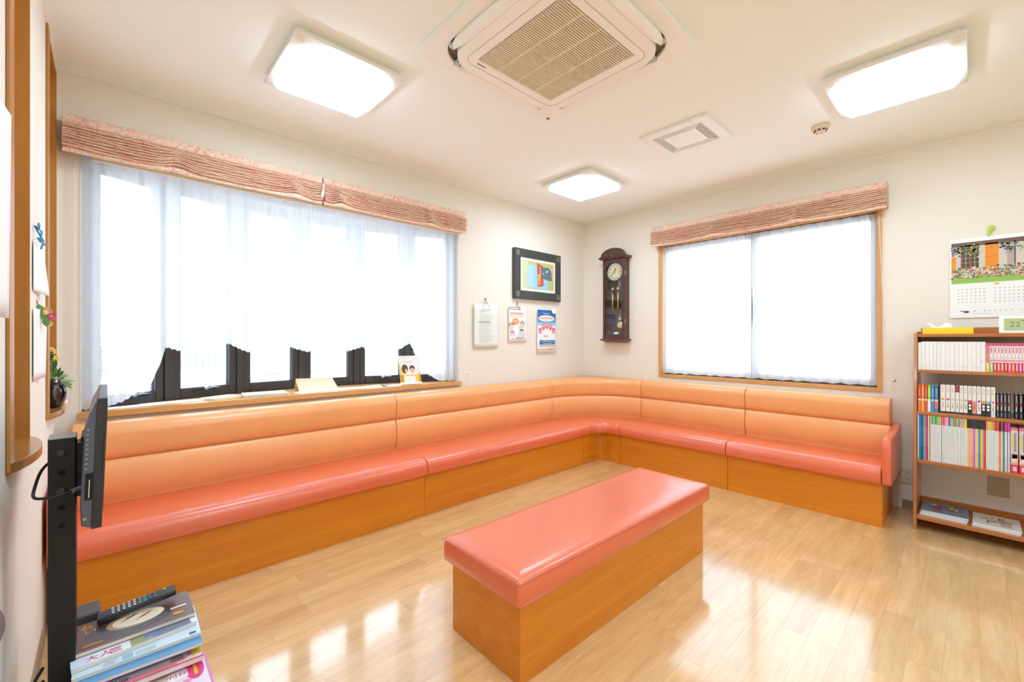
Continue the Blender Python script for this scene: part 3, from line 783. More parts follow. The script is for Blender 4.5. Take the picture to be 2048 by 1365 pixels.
b = MB(); b.lathe([(.001, -.04), (.022, -.04), (.03, -.036), (.036, -.026), (.048, -.022), (.052, -.012), (.052, -.0005)], (3.47, .69, ZC), 24); fixn(mk('housing', b, mat('detector', (226, 212, 188), .5), t, smooth=True))
b = MB()
for k in range(8):
    a = k*PI/4; b.obox((3.47+.031*math.cos(a)-.006*math.sin(a), .69+.031*math.sin(a)+.006*math.cos(a), ZC-.036), (.006*math.cos(a), .006*math.sin(a), 0), (.012*math.sin(a), -.012*math.cos(a), 0), (0, 0, .008))
mk('slot', b, DARKSLOT, t)

# ------------------------------------------------------------------ things on wall A
def picture():
    x0, x1, z0, z1 = 3.075, 3.805, 1.672, 2.200; t = thing('framed_picture', 'abstract painting in a wide dark grey frame on the wall near the corner', 'picture', ((x0+x1)/2, YA, z0))
    fw = .088; FR = mat('frame_charcoal', (66, 66, 66), .45, var=.1, vscale=20); yb, yf = YA-.001, YA-.042
    # hung leaning slightly forward at the top
    for (a, c, e, g) in ((x0, z0, x0+fw, z1), (x1-fw, z0, x1, z1), (x0+fw, z0, x1-fw, z0+fw), (x0+fw, z1-fw, x1-fw, z1)):
        b = MB(); b.box(a, yf, c, e, yb, g); mk('frame_rail', b, FR, t, bevel=.006, seg=2)
    for a, c in ((x0+.02, z0+.02), (x1-.075, z0+.02), (x0+.02, z1-.075), (x1-.075, z1-.075)):
        b = MB(); b.box(a, yf-.0008, c, a+.055, yf, c+.055); mk('corner_inlay', b, mat('inlay', (120, 112, 100), .5), t)
    b = MB(); b.box(x0+fw, YA-.030, z0+fw, x1-fw, YA-.024, z1-fw); mk('mat_board', b, mat('mat_cream', (246, 240, 222), .8), t)
    w_, h_ = x1-x0-2*fw, z1-z0-2*fw
    pr = Print((x0+fw, YA-.0302, z0+fw), (1, 0, 0), (0, 0, 1), (0, -1, 0)); m_ = .028
    OL, LB, PB, RD, BG, YE = flat((198, 196, 130)), flat((160, 208, 226)), flat((178, 214, 238)), flat((206, 84, 58)), flat((98, 118, 134)), flat((238, 190, 120))
    W_, H_ = w_, h_
    pr.rect(OL, m_, m_, W_-m_, H_-m_); pr.layer()
    pr.poly(flat((214, 214, 160)), [(m_, m_), (W_*.22, m_), (W_*.2, H_*.9), (m_, H_-m_-.01)]); pr.layer()
    pr.poly(PB, [(W_*.17, H_*.14), (W_*.40, H_*.10), (W_*.44, H_*.80), (W_*.18, H_*.82)]); pr.layer(); pr.poly(LB, [(W_*.36, H_*.10), (W_*.78, H_*.09), (W_*.78, H_*.45), (W_*.44, H_*.80), (W_*.36, H_*.80)]); pr.layer()
    pr.poly(RD, [(W_*.48, H_*.16), (W_*.65, H_*.20), (W_*.65, H_*.42), (W_*.60, H_*.46), (W_*.58, H_*.76), (W_*.64, H_*.80), (W_*.60, H_*.84), (W_*.46, H_*.90)]); pr.layer()
    pr.poly(BG, [(W_*.60, H_*.44), (W_*.84, H_*.38), (W_*.90, H_*.40), (W_*.88, H_*.68), (W_*.80, H_*.80), (W_*.60, H_*.78), (W_*.57, H_*.74)]); pr.layer()
    pr.poly(YE, [(W_*.495, H_*.20), (W_*.51, H_*.20), (W_*.54, H_*.55), (W_*.49, H_*.55)]); pr.poly(YE, [(W_*.54, H_*.24), (W_*.56, H_*.24), (W_*.565, H_*.74), (W_*.50, H_*.84), (W_*.54, H_*.72)])
    for a, c, s in ((.64, .58, .012), (.75, .65, .018), (.77, .69, .010), (.70, .66, .006), (.67, .55, .006)): pr.poly(flat((220, 240, 244)), [(W_*a-s, H_*c), (W_*a, H_*c-s*.4), (W_*a+s, H_*c+s*.3), (W_*a+s*.2, H_*c+s)])
    pr.done('painting', t)
picture()
def sheet(name, label, cat, x0, x1, z0, z1, lift=.012, m=PAPER, curl=.0, extra=None, hang=None, group=None):
    """paper hanging on wall A"""
    t = thing(name, label, cat, ((x0+x1)/2, YA, z0), group)
    b = MB(); N = 12; y0 = YA-.004-lift
    rows = []
    for j in range(9):
        z = z1+(z0-z1)*j/8; rows.append([(x0+(x1-x0)*i/N, y0-curl*(abs(2*i/N-1)**3)*(1-abs(2*j/8-1)*.3), z) for i in range(N+1)])
    b.grid(rows); o = mk('sheet', b, m, t, smooth=True); s = o.modifiers.new('s', 'SOLIDIFY'); s.thickness = .0006; s.offset = 1
    if hang:
        b = MB(); cxm = (x0+x1)/2; b.tube([(cxm-hang[0], y0-.002, z1-.03), (cxm, YA-.006, z1+hang[1]), (cxm+hang[0], y0-.002, z1-.03)], .0025, 5)
        b.lathe([(.005, 0), (.005, -.012), (.003, -.014)], (cxm, YA-.001, z1+hang[1]), 8, 'y')
        mk('hanging_clip', b, hang[2], t)
    return t, y0
t, y0 = sheet('document_sheet', 'pale greenish printed sheet hanging from a clip, leftmost of three papers under the picture', 'paper', 2.558, 2.862, 1.158, 1.588, curl=.006, m=PAPERG, hang=(.035, .055, mat('clip_grey', (110, 112, 118), .5)))
pr = Print((2.558, y0-.0075, 1.158), (1, 0, 0), (0, 0, 1), (0, -1, 0))
pr.rect(LIGHTINK, .09, .375, .21, .381); pr.lines(LIGHTINK, .06, .17, .355, .36, 1, .004)
pr.lines(LIGHTINK, .07, .26, .325, .21, 10, .0025); pr.rect(flat((160, 165, 170)), .05, .255, .2, .261); pr.lines(LIGHTINK, .06, .26, .19, .06, 11, .003); pr.done('print', t)
t, y0 = sheet('poster', 'small notice with orange speech bubble and drawn figures, middle of three papers under the picture', 'poster', 3.012, 3.272, 1.216, 1.580, hang=(.032, .05, mat('clip_brown', (150, 110, 70), .5)))
pr = Print((3.012, y0-.001, 1.216), (1, 0, 0), (0, 0, 1), (0, -1, 0))
pr.rect(flat((170, 176, 170)), 0, .335, .17, .364); pr.rect(flat((238, 180, 150)), .02, .285, .21, .308); pr.rect(flat((240, 200, 160)), .02, .262, .23, .270); pr.layer()
pr.rect(PAPER, .02, .344, .13, .352)
pr.disc(flat((246, 152, 96)), .10, .215, .052, .034); pr.poly(flat((246, 152, 96)), [(.06, .20), (.05, .165), (.09, .185)])
pr.disc(flat((178, 182, 186)), .195, .19, .035, .036); pr.disc(flat((190, 150, 120)), .03, .175, .03, .028); pr.disc(flat((190, 176, 190)), .05, .095, .032, .032); pr.layer()
for q in (.225, .213, .201): pr.rect(flat((252, 220, 200)), .065, q, .135, q+.005)
pr.disc(flat((250, 216, 180)), .185, .155, .036, .04); pr.disc(flat((250, 214, 180)), .04, .155, .026, .028); pr.poly(flat((216, 226, 228)), [(.13, .06), (.24, .06), (.23, .13), (.15, .13)]); pr.poly(flat((232, 216, 228)), [(.01, .06), (.10, .06), (.09, .09), (.02, .09)])
pr.lines(flat((120, 120, 120)), .1, .235, .044, .030, 2, .006); pr.rect(flat((140, 130, 130)), .04, .03, .075, .036); pr.done('print', t)
t, y0 = sheet('poster', 'poster with deep blue top and five pink ovals, rightmost of three papers under the picture', 'poster', 3.438, 3.752, 1.092, 1.572)
pr = Print((3.438, y0-.001, 1.092), (1, 0, 0), (0, 0, 1), (0, -1, 0))
W_ = .314
pr.rect(flat((10, 110, 182)), .005, .37, W_-.012, .478); pr.rect(flat((90, 160, 212)), .005, .34, W_-.012, .37); pr.rect(flat((160, 202, 232)), .005, .315, W_-.012, .34); pr.rect(flat((214, 232, 244)), .005, .295, W_-.012, .315)
pr.layer(); pr.disc(PAPER, .15, .385, .135, .036, 24); pr.disc(PAPER, .275, .475, .038, .034)
for k in range(16): pr.disc(PAPER, random.uniform(.02, .28), random.uniform(.425, .47), .002)
pr.rect(PAPER, .095, .436, .2, .442)
pr.layer(); pr.rect(flat((244, 176, 168)), .03, .380, .27, .396); pr.rect(flat((170, 176, 180)), .08, .403, .21, .407); pr.rect(flat((170, 176, 180)), .11, .362, .18, .366)
for a, c in ((.045, .245), (.10, .290), (.155, .302), (.215, .290), (.268, .250)): pr.disc(flat((232, 96, 124)), a, c, .026, .034)
pr.layer()
for a, c in ((.045, .238), (.10, .297), (.155, .309), (.215, .297), (.268, .243)): pr.disc(flat((248, 176, 188)), a, c, .018, .018)
pr.lines(flat((120,120,124)), .10, .22, .184, .182, 1, .007)
pr.rect(flat((12, 112, 176)), .035, .095, .29, .142); pr.layer(); pr.rect(flat((244, 200, 208)), .1, .118, .19, .134); pr.rect(flat((200, 224, 240)), .05, .120, .275, .127); pr.rect(flat((200, 224, 240)), .09, .101, .24, .107)
pr.rect(LIGHTINK, .035, .078, .29, .090); pr.rect(flat((120, 140, 170)), .035, .068, .29, .071); pr.rect(flat((246, 190, 120)), .005, .036, W_-.01, .048); pr.rect(flat((240, 140, 80)), .19, .040, .25, .046)
pr.done('print', t)
b = MB(); b.tube([(3.60, y0-.001, 1.572), (3.585, YA-.004, 1.60), (3.575, YA-.002, 1.625)], .001, 4); mk('string', b, PAPER, t)

# ------------------------------------------------------------------ pendulum clock on wall B
def clock():
    y0, y1, z0, z1, xf = 2.638, 2.923, 1.25, 2.165, 4.193; yc = (y0+y1)/2; t = thing('pendulum_clock', 'dark wooden pendulum wall clock with arched top and brass weights behind glass', 'clock', (XB, yc, z0))
    b = MB(); b.box(xf+.012, y0, z0, XB-.001, y0+.014, z1).box(xf+.012, y1-.014, z0, XB-.001, y1, z1).box(XB-.012, y0+.014, z0, XB-.001, y1-.014, z1).box(xf+.012, y0+.014, z0, XB-.012, y1-.014, z0+.014).box(xf+.012, y0+.014, z1-.014, XB-.012, y1-.014, z1)
    mk('case', b, CLOCKW, t)
    # door frame with arched opening
    hw, fw = (y1-y0)/2, .032; ih = hw-fw; zc = 2.010; n = 16
    inner = [(yc-ih, z0+.045), (yc+ih, z0+.045)]+[(yc+ih*math.cos(PI*k/n), zc+ih*math.sin(PI*k/n)*1.0) for k in range(n+1)]
    outer_ = [(y0, z0), (y1, z0)]+[(yc+hw*max(-1, min(1, 1.6*math.cos(PI*k/n))), (zc if k in (0, n) else min(z1, zc+(z1-zc)*2.2*math.sin(PI*k/n)))) for k in range(n+1)]
    v = [(xf, p[0], p[1]) for p in outer_]+[(xf, p[0], p[1]) for p in inner]+[(xf+.012, p[0], p[1]) for p in outer_]+[(xf+.012, p[0], p[1]) for p in inner]
    N = len(outer_); f = []
    for k in range(N):
        j = (k+1) % N; f += [(k, j, N+j, N+k), (2*N+k, 3*N+k, 3*N+j, 2*N+j), (k, 2*N+k, 2*N+j, j), (N+k, N+j, 3*N+j, 3*N+k)]
    b = MB(); b.add(v, f); d = fixn(mk('door', b, CLOCKW, t))
    b = MB(); b.add([(xf+.006, p[0], p[1]) for p in inner], [tuple(range(len(inner)))]); mk('door_glass', b, glass_mat('clock_glass', (1, 1, 1), .10), d)
    for z in (1.42, 1.96):
        b = MB(); b.box(xf+.004, y0-.003, z, xf+.016, y0-.0003, z+.05); mk('hinge', b, BRASS, d)
    b = MB(); b.box(XB-.0135, y0+.014, z0+.014, XB-.0121, y1-.014, z1-.014); mk('back_panel', b, mat('clock_back', (62, 50, 46), .5), t)
    # arched pediment and eave
    e = .032; n = 18; arch = [(y0-e, z1+.012)]+[(yc+(hw+.018)*math.cos(PI*(1-k/n)), z1+.012+.10*math.sin(PI*k/n)) for k in range(n+1)]+[(y1+e, z1+.012)]
    pts = [(y0-e+.012, z1-.006), (y0-e, z1+.012)]+[(yc-(hw+.018)*math.cos(PI*k/n), z1+.014+.098*math.sin(PI*k/n)**.9) for k in range(1, n)]+[(y1+e, z1+.012), (y1+e-.012, z1-.006)]
    b = MB(); b.poly_prism(pts, xf-.024, xf+.004, 'yz'); fixn(mk('pediment', b, CLOCKW, t, bevel=.002))
    b = MB(); 
    b.add([(xf-.03, y0-e+.01, z1-.008), (XB-.001, y0-e+.01, z1-.008), (XB-.001, y1+e-.01, z1-.008), (xf-.03, y1+e-.01, z1-.008), (xf-.045, y0-e-.006, z1+.016), (XB-.001, y0-e-.006, z1+.016), (XB-.001, y1+e+.006, z1+.016), (xf-.045, y1+e+.006, z1+.016)], [(0,3,2,1),(4,5,6,7),(0,1,5,4),(1,2,6,5),(2,3,7,6),(3,0,4,7)])
    fixn(mk('eave', b, CLOCKW, t))
    b = MB(); b.add([(xf-.03, y0-e+.004, z0-.018), (XB-.001, y0-e+.004, z0-.018), (XB-.001, y1+e-.004, z0-.018), (xf-.03, y1+e-.004, z0-.018), (xf-.018, y0-e+.014, z0-.001), (XB-.001, y0-e+.014, z0-.001), (XB-.001, y1+e-.014, z0-.001), (xf-.018, y1+e-.014, z0-.001)], [(0,3,2,1),(4,5,6,7),(0,1,5,4),(1,2,6,5),(2,3,7,6),(3,0,4,7)])
    fixn(mk('base_moulding', b, CLOCKW, t))
    b = MB(); b.add([(xf+.02, y0+.02, z0-.042), (XB-.001, y0+.02, z0-.042), (XB-.001, y1-.02, z0-.042), (xf+.02, y1-.02, z0-.042), (xf-.018, y0-.014, z0-.0185), (XB-.001, y0-.014, z0-.0185), (XB-.001, y1+.014, z0-.0185), (xf-.018, y1+.014, z0-.0185)], [(0,3,2,1),(4,5,6,7),(0,1,5,4),(1,2,6,5),(2,3,7,6),(3,0,4,7)])
    fixn(mk('base_taper', b, mat('clock_red', (104, 48, 32), .35, coat=.3), t))
    # dial
    zd = 2.010; r = .097; xd = xf+.022
    b = MB(); b.lathe([(.001, 0), (r, 0), (r, .008), (.001, .008)], (xd, yc, zd), 36, 'x'); dl = fixn(mk('dial', b, mat('dial_silver', (214, 214, 200), .35, metal=.3), t))
    b = MB(); b.lathe([(.001, -.0006), (r*.66, -.0006), (r*.66, 0)], (xd, yc, zd), 30, 'x'); fixn(mk('dial_centre', b, mat('dial_cream', (228, 222, 168), .5), dl))
    b = MB()
    for k in range(12):
        a = k*PI/6; c, s = math.cos(a), math.sin(a); rr0, rr1 = r*.74, r*.92; w_ = .0028
        # y axis runs to the viewer's left here
        q = [(-s*rr0+c*w_, c*rr0+s*w_), (-s*rr1+c*w_, c*rr1+s*w_), (-s*rr1-c*w_, c*rr1-s*w_), (-s*rr0-c*w_, c*rr0-s*w_)]
        b.add([(xd-.0008, yc+p[0], zd+p[1]) for p in q], [(0, 1, 2, 3)])
    mk('hour_mark', b, INK, dl)
    for name, ang, ln, w_ in (('hour_hand', 19, .055, .0028), ('minute_hand', 228, .082, .0022)):
        a = math.radians(ang); dy, dz = -math.sin(a), math.cos(a); b = MB()
        q = [(-dz*w_-dy*.01, dy*w_-dz*.01), (-dz*w_*1.8+dy*ln*.7, dy*w_*1.8+dz*ln*.7), (dy*ln, dz*ln), (dz*w_*1.8+dy*ln*.7, -dy*w_*1.8+dz*ln*.7), (dz*w_-dy*.01, -dy*w_-dz*.01)]
        b.poly_prism([(yc+p[0], zd+p[1]) for p in q], xd-.004, xd-.003, 'yz'); mk(name, b, INK, dl)
    b = MB(); b.lathe([(.001, -.006), (.005, -.006), (.005, -.001)], (xd, yc, zd), 10, 'x'); fixn(mk('hand_boss', b, BRASS, dl))
    # weights, pulleys, pendulum
    for k, dy in enumerate((.037, -.035)):
        y = yc+dy; w_ = MB()
        w_.lathe([(.001, 1.575), (.004, 1.58), (.004, 1.592), (.0135, 1.592), (.0135, 1.79), (.004, 1.792), (.001, 1.80)], (xf+.042, y, 0), 16); wt = fixn(mk('weight', w_, BRASS, t, smooth=True))
        w_ = MB(); w_.lathe([(.001, -.004), (.017, -.004), (.017, .004), (.001, .004)], (xf+.042, y, 1.822), 18, 'x'); fixn(mk('pulley', w_, mat('pulley', (214, 204, 180), .3, metal=.8), wt))
        w_ = MB(); w_.tube([(xf+.042, y-.015, 1.822), (xf+.042, y-.012, 1.92)], .001, 4).tube([(xf+.042, y+.015, 1.822), (xf+.042, y+.012, 1.92)], .001, 4); mk('cable', w_, BRASS, wt)
    p = MB(); p.tube([(xf+.062, yc-.042, 1.93), (xf+.062, yc-.046, 1.46)], .003, 6)
    p.poly_prism([(yc-.058, 1.86), (yc-.028, 1.86), (yc-.036, 1.90), (yc-.042, 1.94), (yc-.048, 1.90)], xf+.058, xf+.060, 'yz')
    pe = mk('pendulum_rod', p, BRASS, t)
    p = MB(); p.lathe([(.001, -.008), (.02, -.008), (.04, -.003), (.042, 0), (.04, .003), (.001, .006)], (xf+.060, yc-.046, 1.405), 28, 'x'); fixn(mk('bob', p, mat('bob_gold', (232, 210, 150), .3, metal=.7), pe, smooth=True))
    p = MB(); p.poly_prism([(yc-.066, 1.475), (yc-.046, 1.455), (yc-.028, 1.475), (yc-.046, 1.51)], xf+.054, xf+.057, 'yz'); mk('ornament', p, mat('bob_gold', (232, 210, 150), .3, metal=.7), pe)
    b = MB(); b.box(xf+.02, yc-.05, 1.302, xf+.022, yc+.01, 1.325); mk('paper_label', b, PAPER, t)
clock()

# ------------------------------------------------------------------ bookcase and everything on it
XF = lambda z: 3.866+.084*z/1.3
def bookcase():
    t = thing('bookcase', 'open reddish-brown wooden bookcase with slanting front, at the right edge', 'bookcase', (4.05, -.18, 0))
    YL, YR, XBK = .2655, -.62, 4.245
    for name, y in (('side_panel', YL), ('side_panel', YR+.018)):
        b = MB(); b.poly_prism([(XF(0), 0), (XBK, 0), (XBK, 1.30), (XF(1.3)+.01, 1.30), (XF(1.3), 1.285)], y-.018, y, 'xz'); fixn(mk(name, b, SHELFV, t, bevel=.004))
    for zt, th, rim in ((1.281, .020, .045), (1.045, .020, 0), (.772, .022, 0), (.455, .022, 0), (.092, .024, .04)):
        b = MB(); b.box(XF(zt)+.002, YR+.0185, zt-th, XBK-.002, YL-.0185, zt); s = mk('shelf_board', b, SHELFW, t, bevel=.003)
        if rim:
            b = MB(); b.box(XBK-.016, YR+.0185, zt+.0003, XBK-.002, YL-.0185, zt+rim); mk('back_rail', b, SHELFW, s, bevel=.002)
    b = MB(); b.box(XBK-.012, YR+.0185, 1.262, XBK-.002, YL-.0185, 1.225); mk('stretcher', b, mat('liner', (206, 190, 168), .7), t)
bookcase()
ORD = ['first','second','third','fourth','fifth','sixth','seventh','eighth','ninth','tenth','eleventh','twelfth','thirteenth','fourteenth','fifteenth','sixteenth','seventeenth','eighteenth','nineteenth','twentieth','twenty-first','twenty-second','twenty-third','twenty-fourth','twenty-fifth','twenty-sixth','twenty-seventh','twenty-eighth','twenty-ninth','thirtieth','thirty-first','thirty-second','thirty-third','thirty-fourth','thirty-fifth','thirty-sixth','thirty-seventh','thirty-eighth','thirty-ninth','fortieth','forty-first','forty-second','forty-third','forty-fourth','forty-fifth','forty-sixth','forty-seventh','forty-eighth','forty-ninth','fiftieth']
def book(name, ya, yb, z, h, depth, xf, bands, label, cat, group, cover=None, words=None, spine_extra=None):
    """ya > yb: left and right faces; bands = [(share from bottom 0..1, material)] up the spine"""
    mats = [cover or bands[0][1], flat((238, 232, 218))]+[m for _, m in bands]
    b = MB(); g = .0004; y0, y1 = yb+g, ya-g
    c = .0012 if abs(ya-yb) > .008 else .0006
    # covers
    b.m(0).box(xf+.001, y1-c, z, xf+depth, y1, z+h).box(xf+.001, y0, z, xf+depth, y0+c, z+h)
    b.m(1).box(xf+.002, y0+c, z+.002, xf+depth-.002, y1-c, z+h-.002)
    lo = 0
    for i, (s, m) in enumerate(bands):
        b.m(2+i).box(xf, y0, z+h*lo, xf+.001, y1, z+h*s); lo = s
    w = Vector(((xf+depth/2), (ya+yb)/2, z))
    if words:
        for (s, zz, size, m, vert) in words:
            if m not in mats: mats.append(m)
            b.m(mats.index(m))
            o = (xf-.0003, (ya+yb)/2, z+h*zz)
            if vert: vtext(b, s, o, (0, -1, 0), (0, 0, 1), size, size*1.05)
            else: put_text(b, s, o, (0, 0, -1), (0, -1, 0), size)
    if spine_extra:
        for (s0, s1, a0, a1, m) in spine_extra:
            if m not in mats: mats.append(m)
            b.m(mats.index(m)); W_ = y1-y0
            b.add([(xf-.0003, y1-W_*a0, z+h*s0), (xf-.0003, y1-W_*a1, z+h*s0), (xf-.0003, y1-W_*a1, z+h*s1), (xf-.0003, y1-W_*a0, z+h*s1)], [(0,1,2,3)])
    o = mk(name, b, mats, own=w); return tag(o, label, cat, group)
# row 1: white volumes then pink ones
zr = 1.0452; xr = 3.955
edges = [1836, 1842.8, 1850.5, 1858.5, 1866, 1873.5, 1882, 1890.8, 1900, 1908.5, 1918, 1926.7, 1934.7, 1943.5, 1952.5, 1961.5, 1971]
WB = flat((240, 238, 232)); GI = flat((214, 212, 206))
for i in range(16):
    ya, yb = y_at(edges[i], xr), y_at(edges[i+1], xr)
    tint = flat(random.choice(((240, 238, 232), (238, 236, 234), (242, 241, 238))))
    book('book', ya, yb, zr, .186-.0009*(i == 0)*6, .115, xr, [(1, tint)], ORD[i]+' white paper-covered volume from the left on the top book shelf', 'book', 'white volumes on the top book shelf',
         spine_extra=[(.80, .803, .08, .92, GI), (.84, .843, .08, .92, GI)]+([(.12, .15, .3, .7, GI)] if i % 3 else [])+([(.32, .36, 0, .25, flat((240, 130, 110)))] if i == 15 else []))
x = 1971.3; k = 0
REDS = [(226, 196, 60), (150, 200, 150), (222, 70, 88), (226, 84, 104), (232, 96, 76), (214, 56, 76), (236, 92, 124), (232, 90, 70), (224, 80, 96), (196, 96, 170), (232, 84, 100), (226, 76, 90)]
while x < 2060:
    w_ = 7.1 if k else 8; ya, yb = y_at(x, xr), y_at(x+w_, xr)
    top = flat((206, 96, 122)); body = flat((240, 224, 224) if k else (226, 140, 136)); low = flat(REDS[k % len(REDS)])
    book('book', ya, yb, zr, .178, .110, xr, [(.33, low), (.90, body), (1, top)], ('%s pink and white comic volume after the white ones, top book shelf' % ORD[k]), 'book', 'pink comic volumes on the top book shelf',
         words=[('コミック'[:3], .80, .008, flat((206, 90, 110)), True)] if False else None,
         spine_extra=[(.66, .86, .3, .7, flat((216, 120, 134))), (.37, .43, .15, .85, flat((232, 120, 130))), (.08, .29, .36, .66, flat((250, 226, 226))), (.48, .51, .4, .6, flat((130, 130, 130)))])
    x += w_+.15; k += 1
# row 2: six coloured, brown-backed, twelve white, small black, bookend, small black
zr = .7722; xr = 3.925
cols = [((200, 72, 62), (232, 120, 84)), ((236, 128, 44), (244, 176, 60)), ((206, 66, 48), (228, 90, 62)), ((142, 196, 46), (236, 238, 232)), ((66, 116, 196), (88, 140, 214)), ((60, 118, 138), (206, 130, 110))]
cn = ['brick-red', 'orange', 'vermilion', 'lime green', 'blue', 'teal']
ed = [1836, 1842.6, 1849, 1855.3, 1861.8, 1869, 1877]
for i in range(6):
    a, c = cols[i]
    book('book', y_at(ed[i], xr), y_at(ed[i+1]-.4, xr), zr, .176, .112, xr, [(.45, flat(c)), (1, flat(a))], cn[i]+' comic volume at the left end of the second book shelf', 'book', 'coloured comics on the second book shelf',
         spine_extra=[(.55, .9, .3, .7, flat(tuple(min(255, v+60) for v in a))), (.40, .47, .1, .9, flat((244, 226, 214)))]+([(0, .14, 0, 1, flat((30, 150, 190)))] if i == 5 else []))
ed = [1880.5, 1891.2, 1900.8, 1910.2, 1919, 1927, 1935.5, 1944.3, 1953.4, 1962.5, 1971.7, 1981.5, 1991]
acc = [(228, 150, 90), (214, 90, 90), (238, 200, 214), (190, 220, 190), (240, 224, 90), (110, 196, 210), (226, 70, 96), (232, 90, 84), (96, 96, 200), (244, 150, 50), (120, 196, 226), (226, 110, 176)]
for i in range(12):
    ya, yb = y_at(ed[i]+.3, xr), y_at(ed[i+1]-.3, xr); base = (236, 230, 220)
    bands = [(.07, flat((60, 60, 66))), (1, flat(base))]
    ex = [(.46, .53, .2, .8, flat(acc[i]))]
    if i in (3,): bands = [(.07, flat((60, 60, 66))), (.76, flat(base)), (1, flat((164, 70, 84)))]
    if i in (6, 9, 10): bands = [(.42, flat((44, 44, 48))), (.52, flat(acc[i])), (1, flat(base))]; ex = [(.30, .38, .2, .8, PAPER), (.20, .27, .2, .8, PAPER)]
    if i in (7,): bands = [(.07, flat((60, 60, 66))), (.48, flat((232, 150, 140))), (1, flat(base))]; ex = []
    if i == 11: bands = [(.2, flat((214, 226, 236))), (1, flat(base))]
    ink = flat((48, 48, 52))
    words = [('リアル', .90, .0115, ink, True)]+([('井上雄彦', .36, .0085, ink, True)] if i not in (6, 9, 10) else [])+[(str(i+1), .49, .008, ink, False)]
    book('book', ya, yb, zr, .182, .128, xr, bands, ORD[i]+' volume from the left of the white comics with black katakana titles', 'book', 'white comic set on the second book shelf', words=words, spine_extra=ex)
b = MB(); yk = y_at(1880, xr); b.box(xr+.004, yk-.0, zr, xr+.13, yk+.0035, zr+.186); o = mk('book_divider', b, mat('divider_brown', (110, 62, 30), .6)); tag(o, 'thin brown upright board left of the white comic set on the second book shelf', 'divider')
x = 1992.3; k = 0
for x in (1992.3, 1999.8, 2007.2, 2014.6, 2029.5, 2038.8, 2047.5):
    ya, yb = y_at(x, xr), y_at(x+6.9, xr)
    side = 'left of' if x < 2020 else 'right of'
    lab = '%s small black comic %s the clear bookend on the second book shelf' % (ORD[k if x < 2020 else k-4], side)
    book('book', ya, yb, zr, .150, .105, xr, [(1, flat((38, 38, 42)))], lab, 'book', 'small black comics on the second book shelf',
         spine_extra=[(.62, .94, .3, .62, flat((190, 172, 182))), (.53, .58, .1, .9, flat((200, 70, 90))), (.30, .50, .3, .65, flat((210, 206, 206))), (.05, .22, .35, .6, flat((120, 120, 170) if k == 3 else (150, 150, 154)))])
    k += 1
t = thing('bookend', 'clear acrylic bookend standing among the small black comics', 'bookend', (xr+.02, y_at(2024, xr), zr))
ye = y_at(2026.5, xr); ACR = glass_mat('acrylic', (.86, .88, .88), .12)
b = MB(); b.box(xr-.012, ye, zr+.0025, xr+.09, ye+.0025, zr+.19); mk('upright_plate', b, ACR, t)
b = MB(); b.box(xr-.012, ye-.0, zr+.0003, xr+.09, ye+.0030, zr+.0023); mk('foot_plate', b, mat('acrylic_edge', (224, 214, 200), .3), t)
# row 3: thin booklets
zr = .4552; xr = 3.905
S3 = 8.982; W0 = (226, 228, 226)
L3 = [(135,160,(222,214,220),(222,214,220)),(160,200,(24,126,190),(24,126,190)),(200,240,(22,98,110),(22,98,110)),(240,265,(104,174,196),(104,174,196)),(265,285,(226,130,150),(226,130,150)),(285,325,(190,60,104),(190,60,104)),(325,352,(238,226,170),(238,226,170)),
(362,385,(200,206,200),W0),(385,412,(50,176,140),W0),(412,440,(196,206,80),W0),(440,465,(60,180,130),W0),(465,490,(60,190,170),W0),(490,522,(170,206,70),W0),(522,560,(240,178,60),W0),(566,590,(236,140,180),W0),(590,612,(206,70,140),W0),(612,640,(240,130,150),W0),(640,665,(246,190,200),W0),(665,692,(240,170,196),W0),(692,720,(150,50,130),W0),(720,747,(110,210,206),W0),(747,775,(190,186,170),W0),(775,806,(60,180,170),W0),(806,842,(236,110,50),W0),(842,866,(246,196,70),W0),(866,902,(50,180,160),W0),(902,925,(206,202,196),W0),(925,955,(240,140,160),W0),(955,985,(200,190,150),W0),(985,1020,(236,214,40),W0),
(1020,1050,(52,44,44),(240,224,110)),(1050,1075,(52,44,44),(244,170,170)),(1075,1100,(52,44,44),(244,190,196)),(1100,1140,(60,48,50),(244,160,120)),(1140,1170,(60,60,90),(176,110,200)),(1170,1200,(52,44,44),(240,196,200)),(1200,1230,(44,44,48),(232,212,70)),(1230,1265,(44,44,48),(40,150,190)),(1265,1300,(44,44,48),(236,206,60)),(1300,1325,(44,44,48),(244,150,160)),(1325,1362,(44,44,48),(220,70,80)),
(1365,1400,(246,130,140),W0),(1400,1435,(236,214,50),W0),(1435,1465,(240,206,60),W0),(1465,1495,(206,180,140),W0),(1495,1525,(246,150,40),W0),(1525,1560,(210,50,50),W0),(1560,1595,(232,90,110),(222,224,224)),(1595,1635,(44,44,48),(244,130,60)),(1635,1665,(214,60,80),W0),(1665,1700,(40,60,66),(60,150,140)),(1700,1748,(206,40,150),(206,204,212)),(1755,1798,(226,70,170),(206,204,212))]
import colorsys
def cname(c):
    h, l, s = colorsys.rgb_to_hls(*[v/255 for v in c])
    if s < .15: return 'black' if l < .35 else ('grey' if l < .75 else 'white')
    if l < .22: return 'black'
    h *= 360
    for lim, n_ in ((18, 'red'), (45, 'orange'), (68, 'yellow'), (95, 'lime'), (165, 'green'), (195, 'teal'), (250, 'blue'), (290, 'violet'), (345, 'pink'), (361, 'red')):
        if h <= lim: return n_
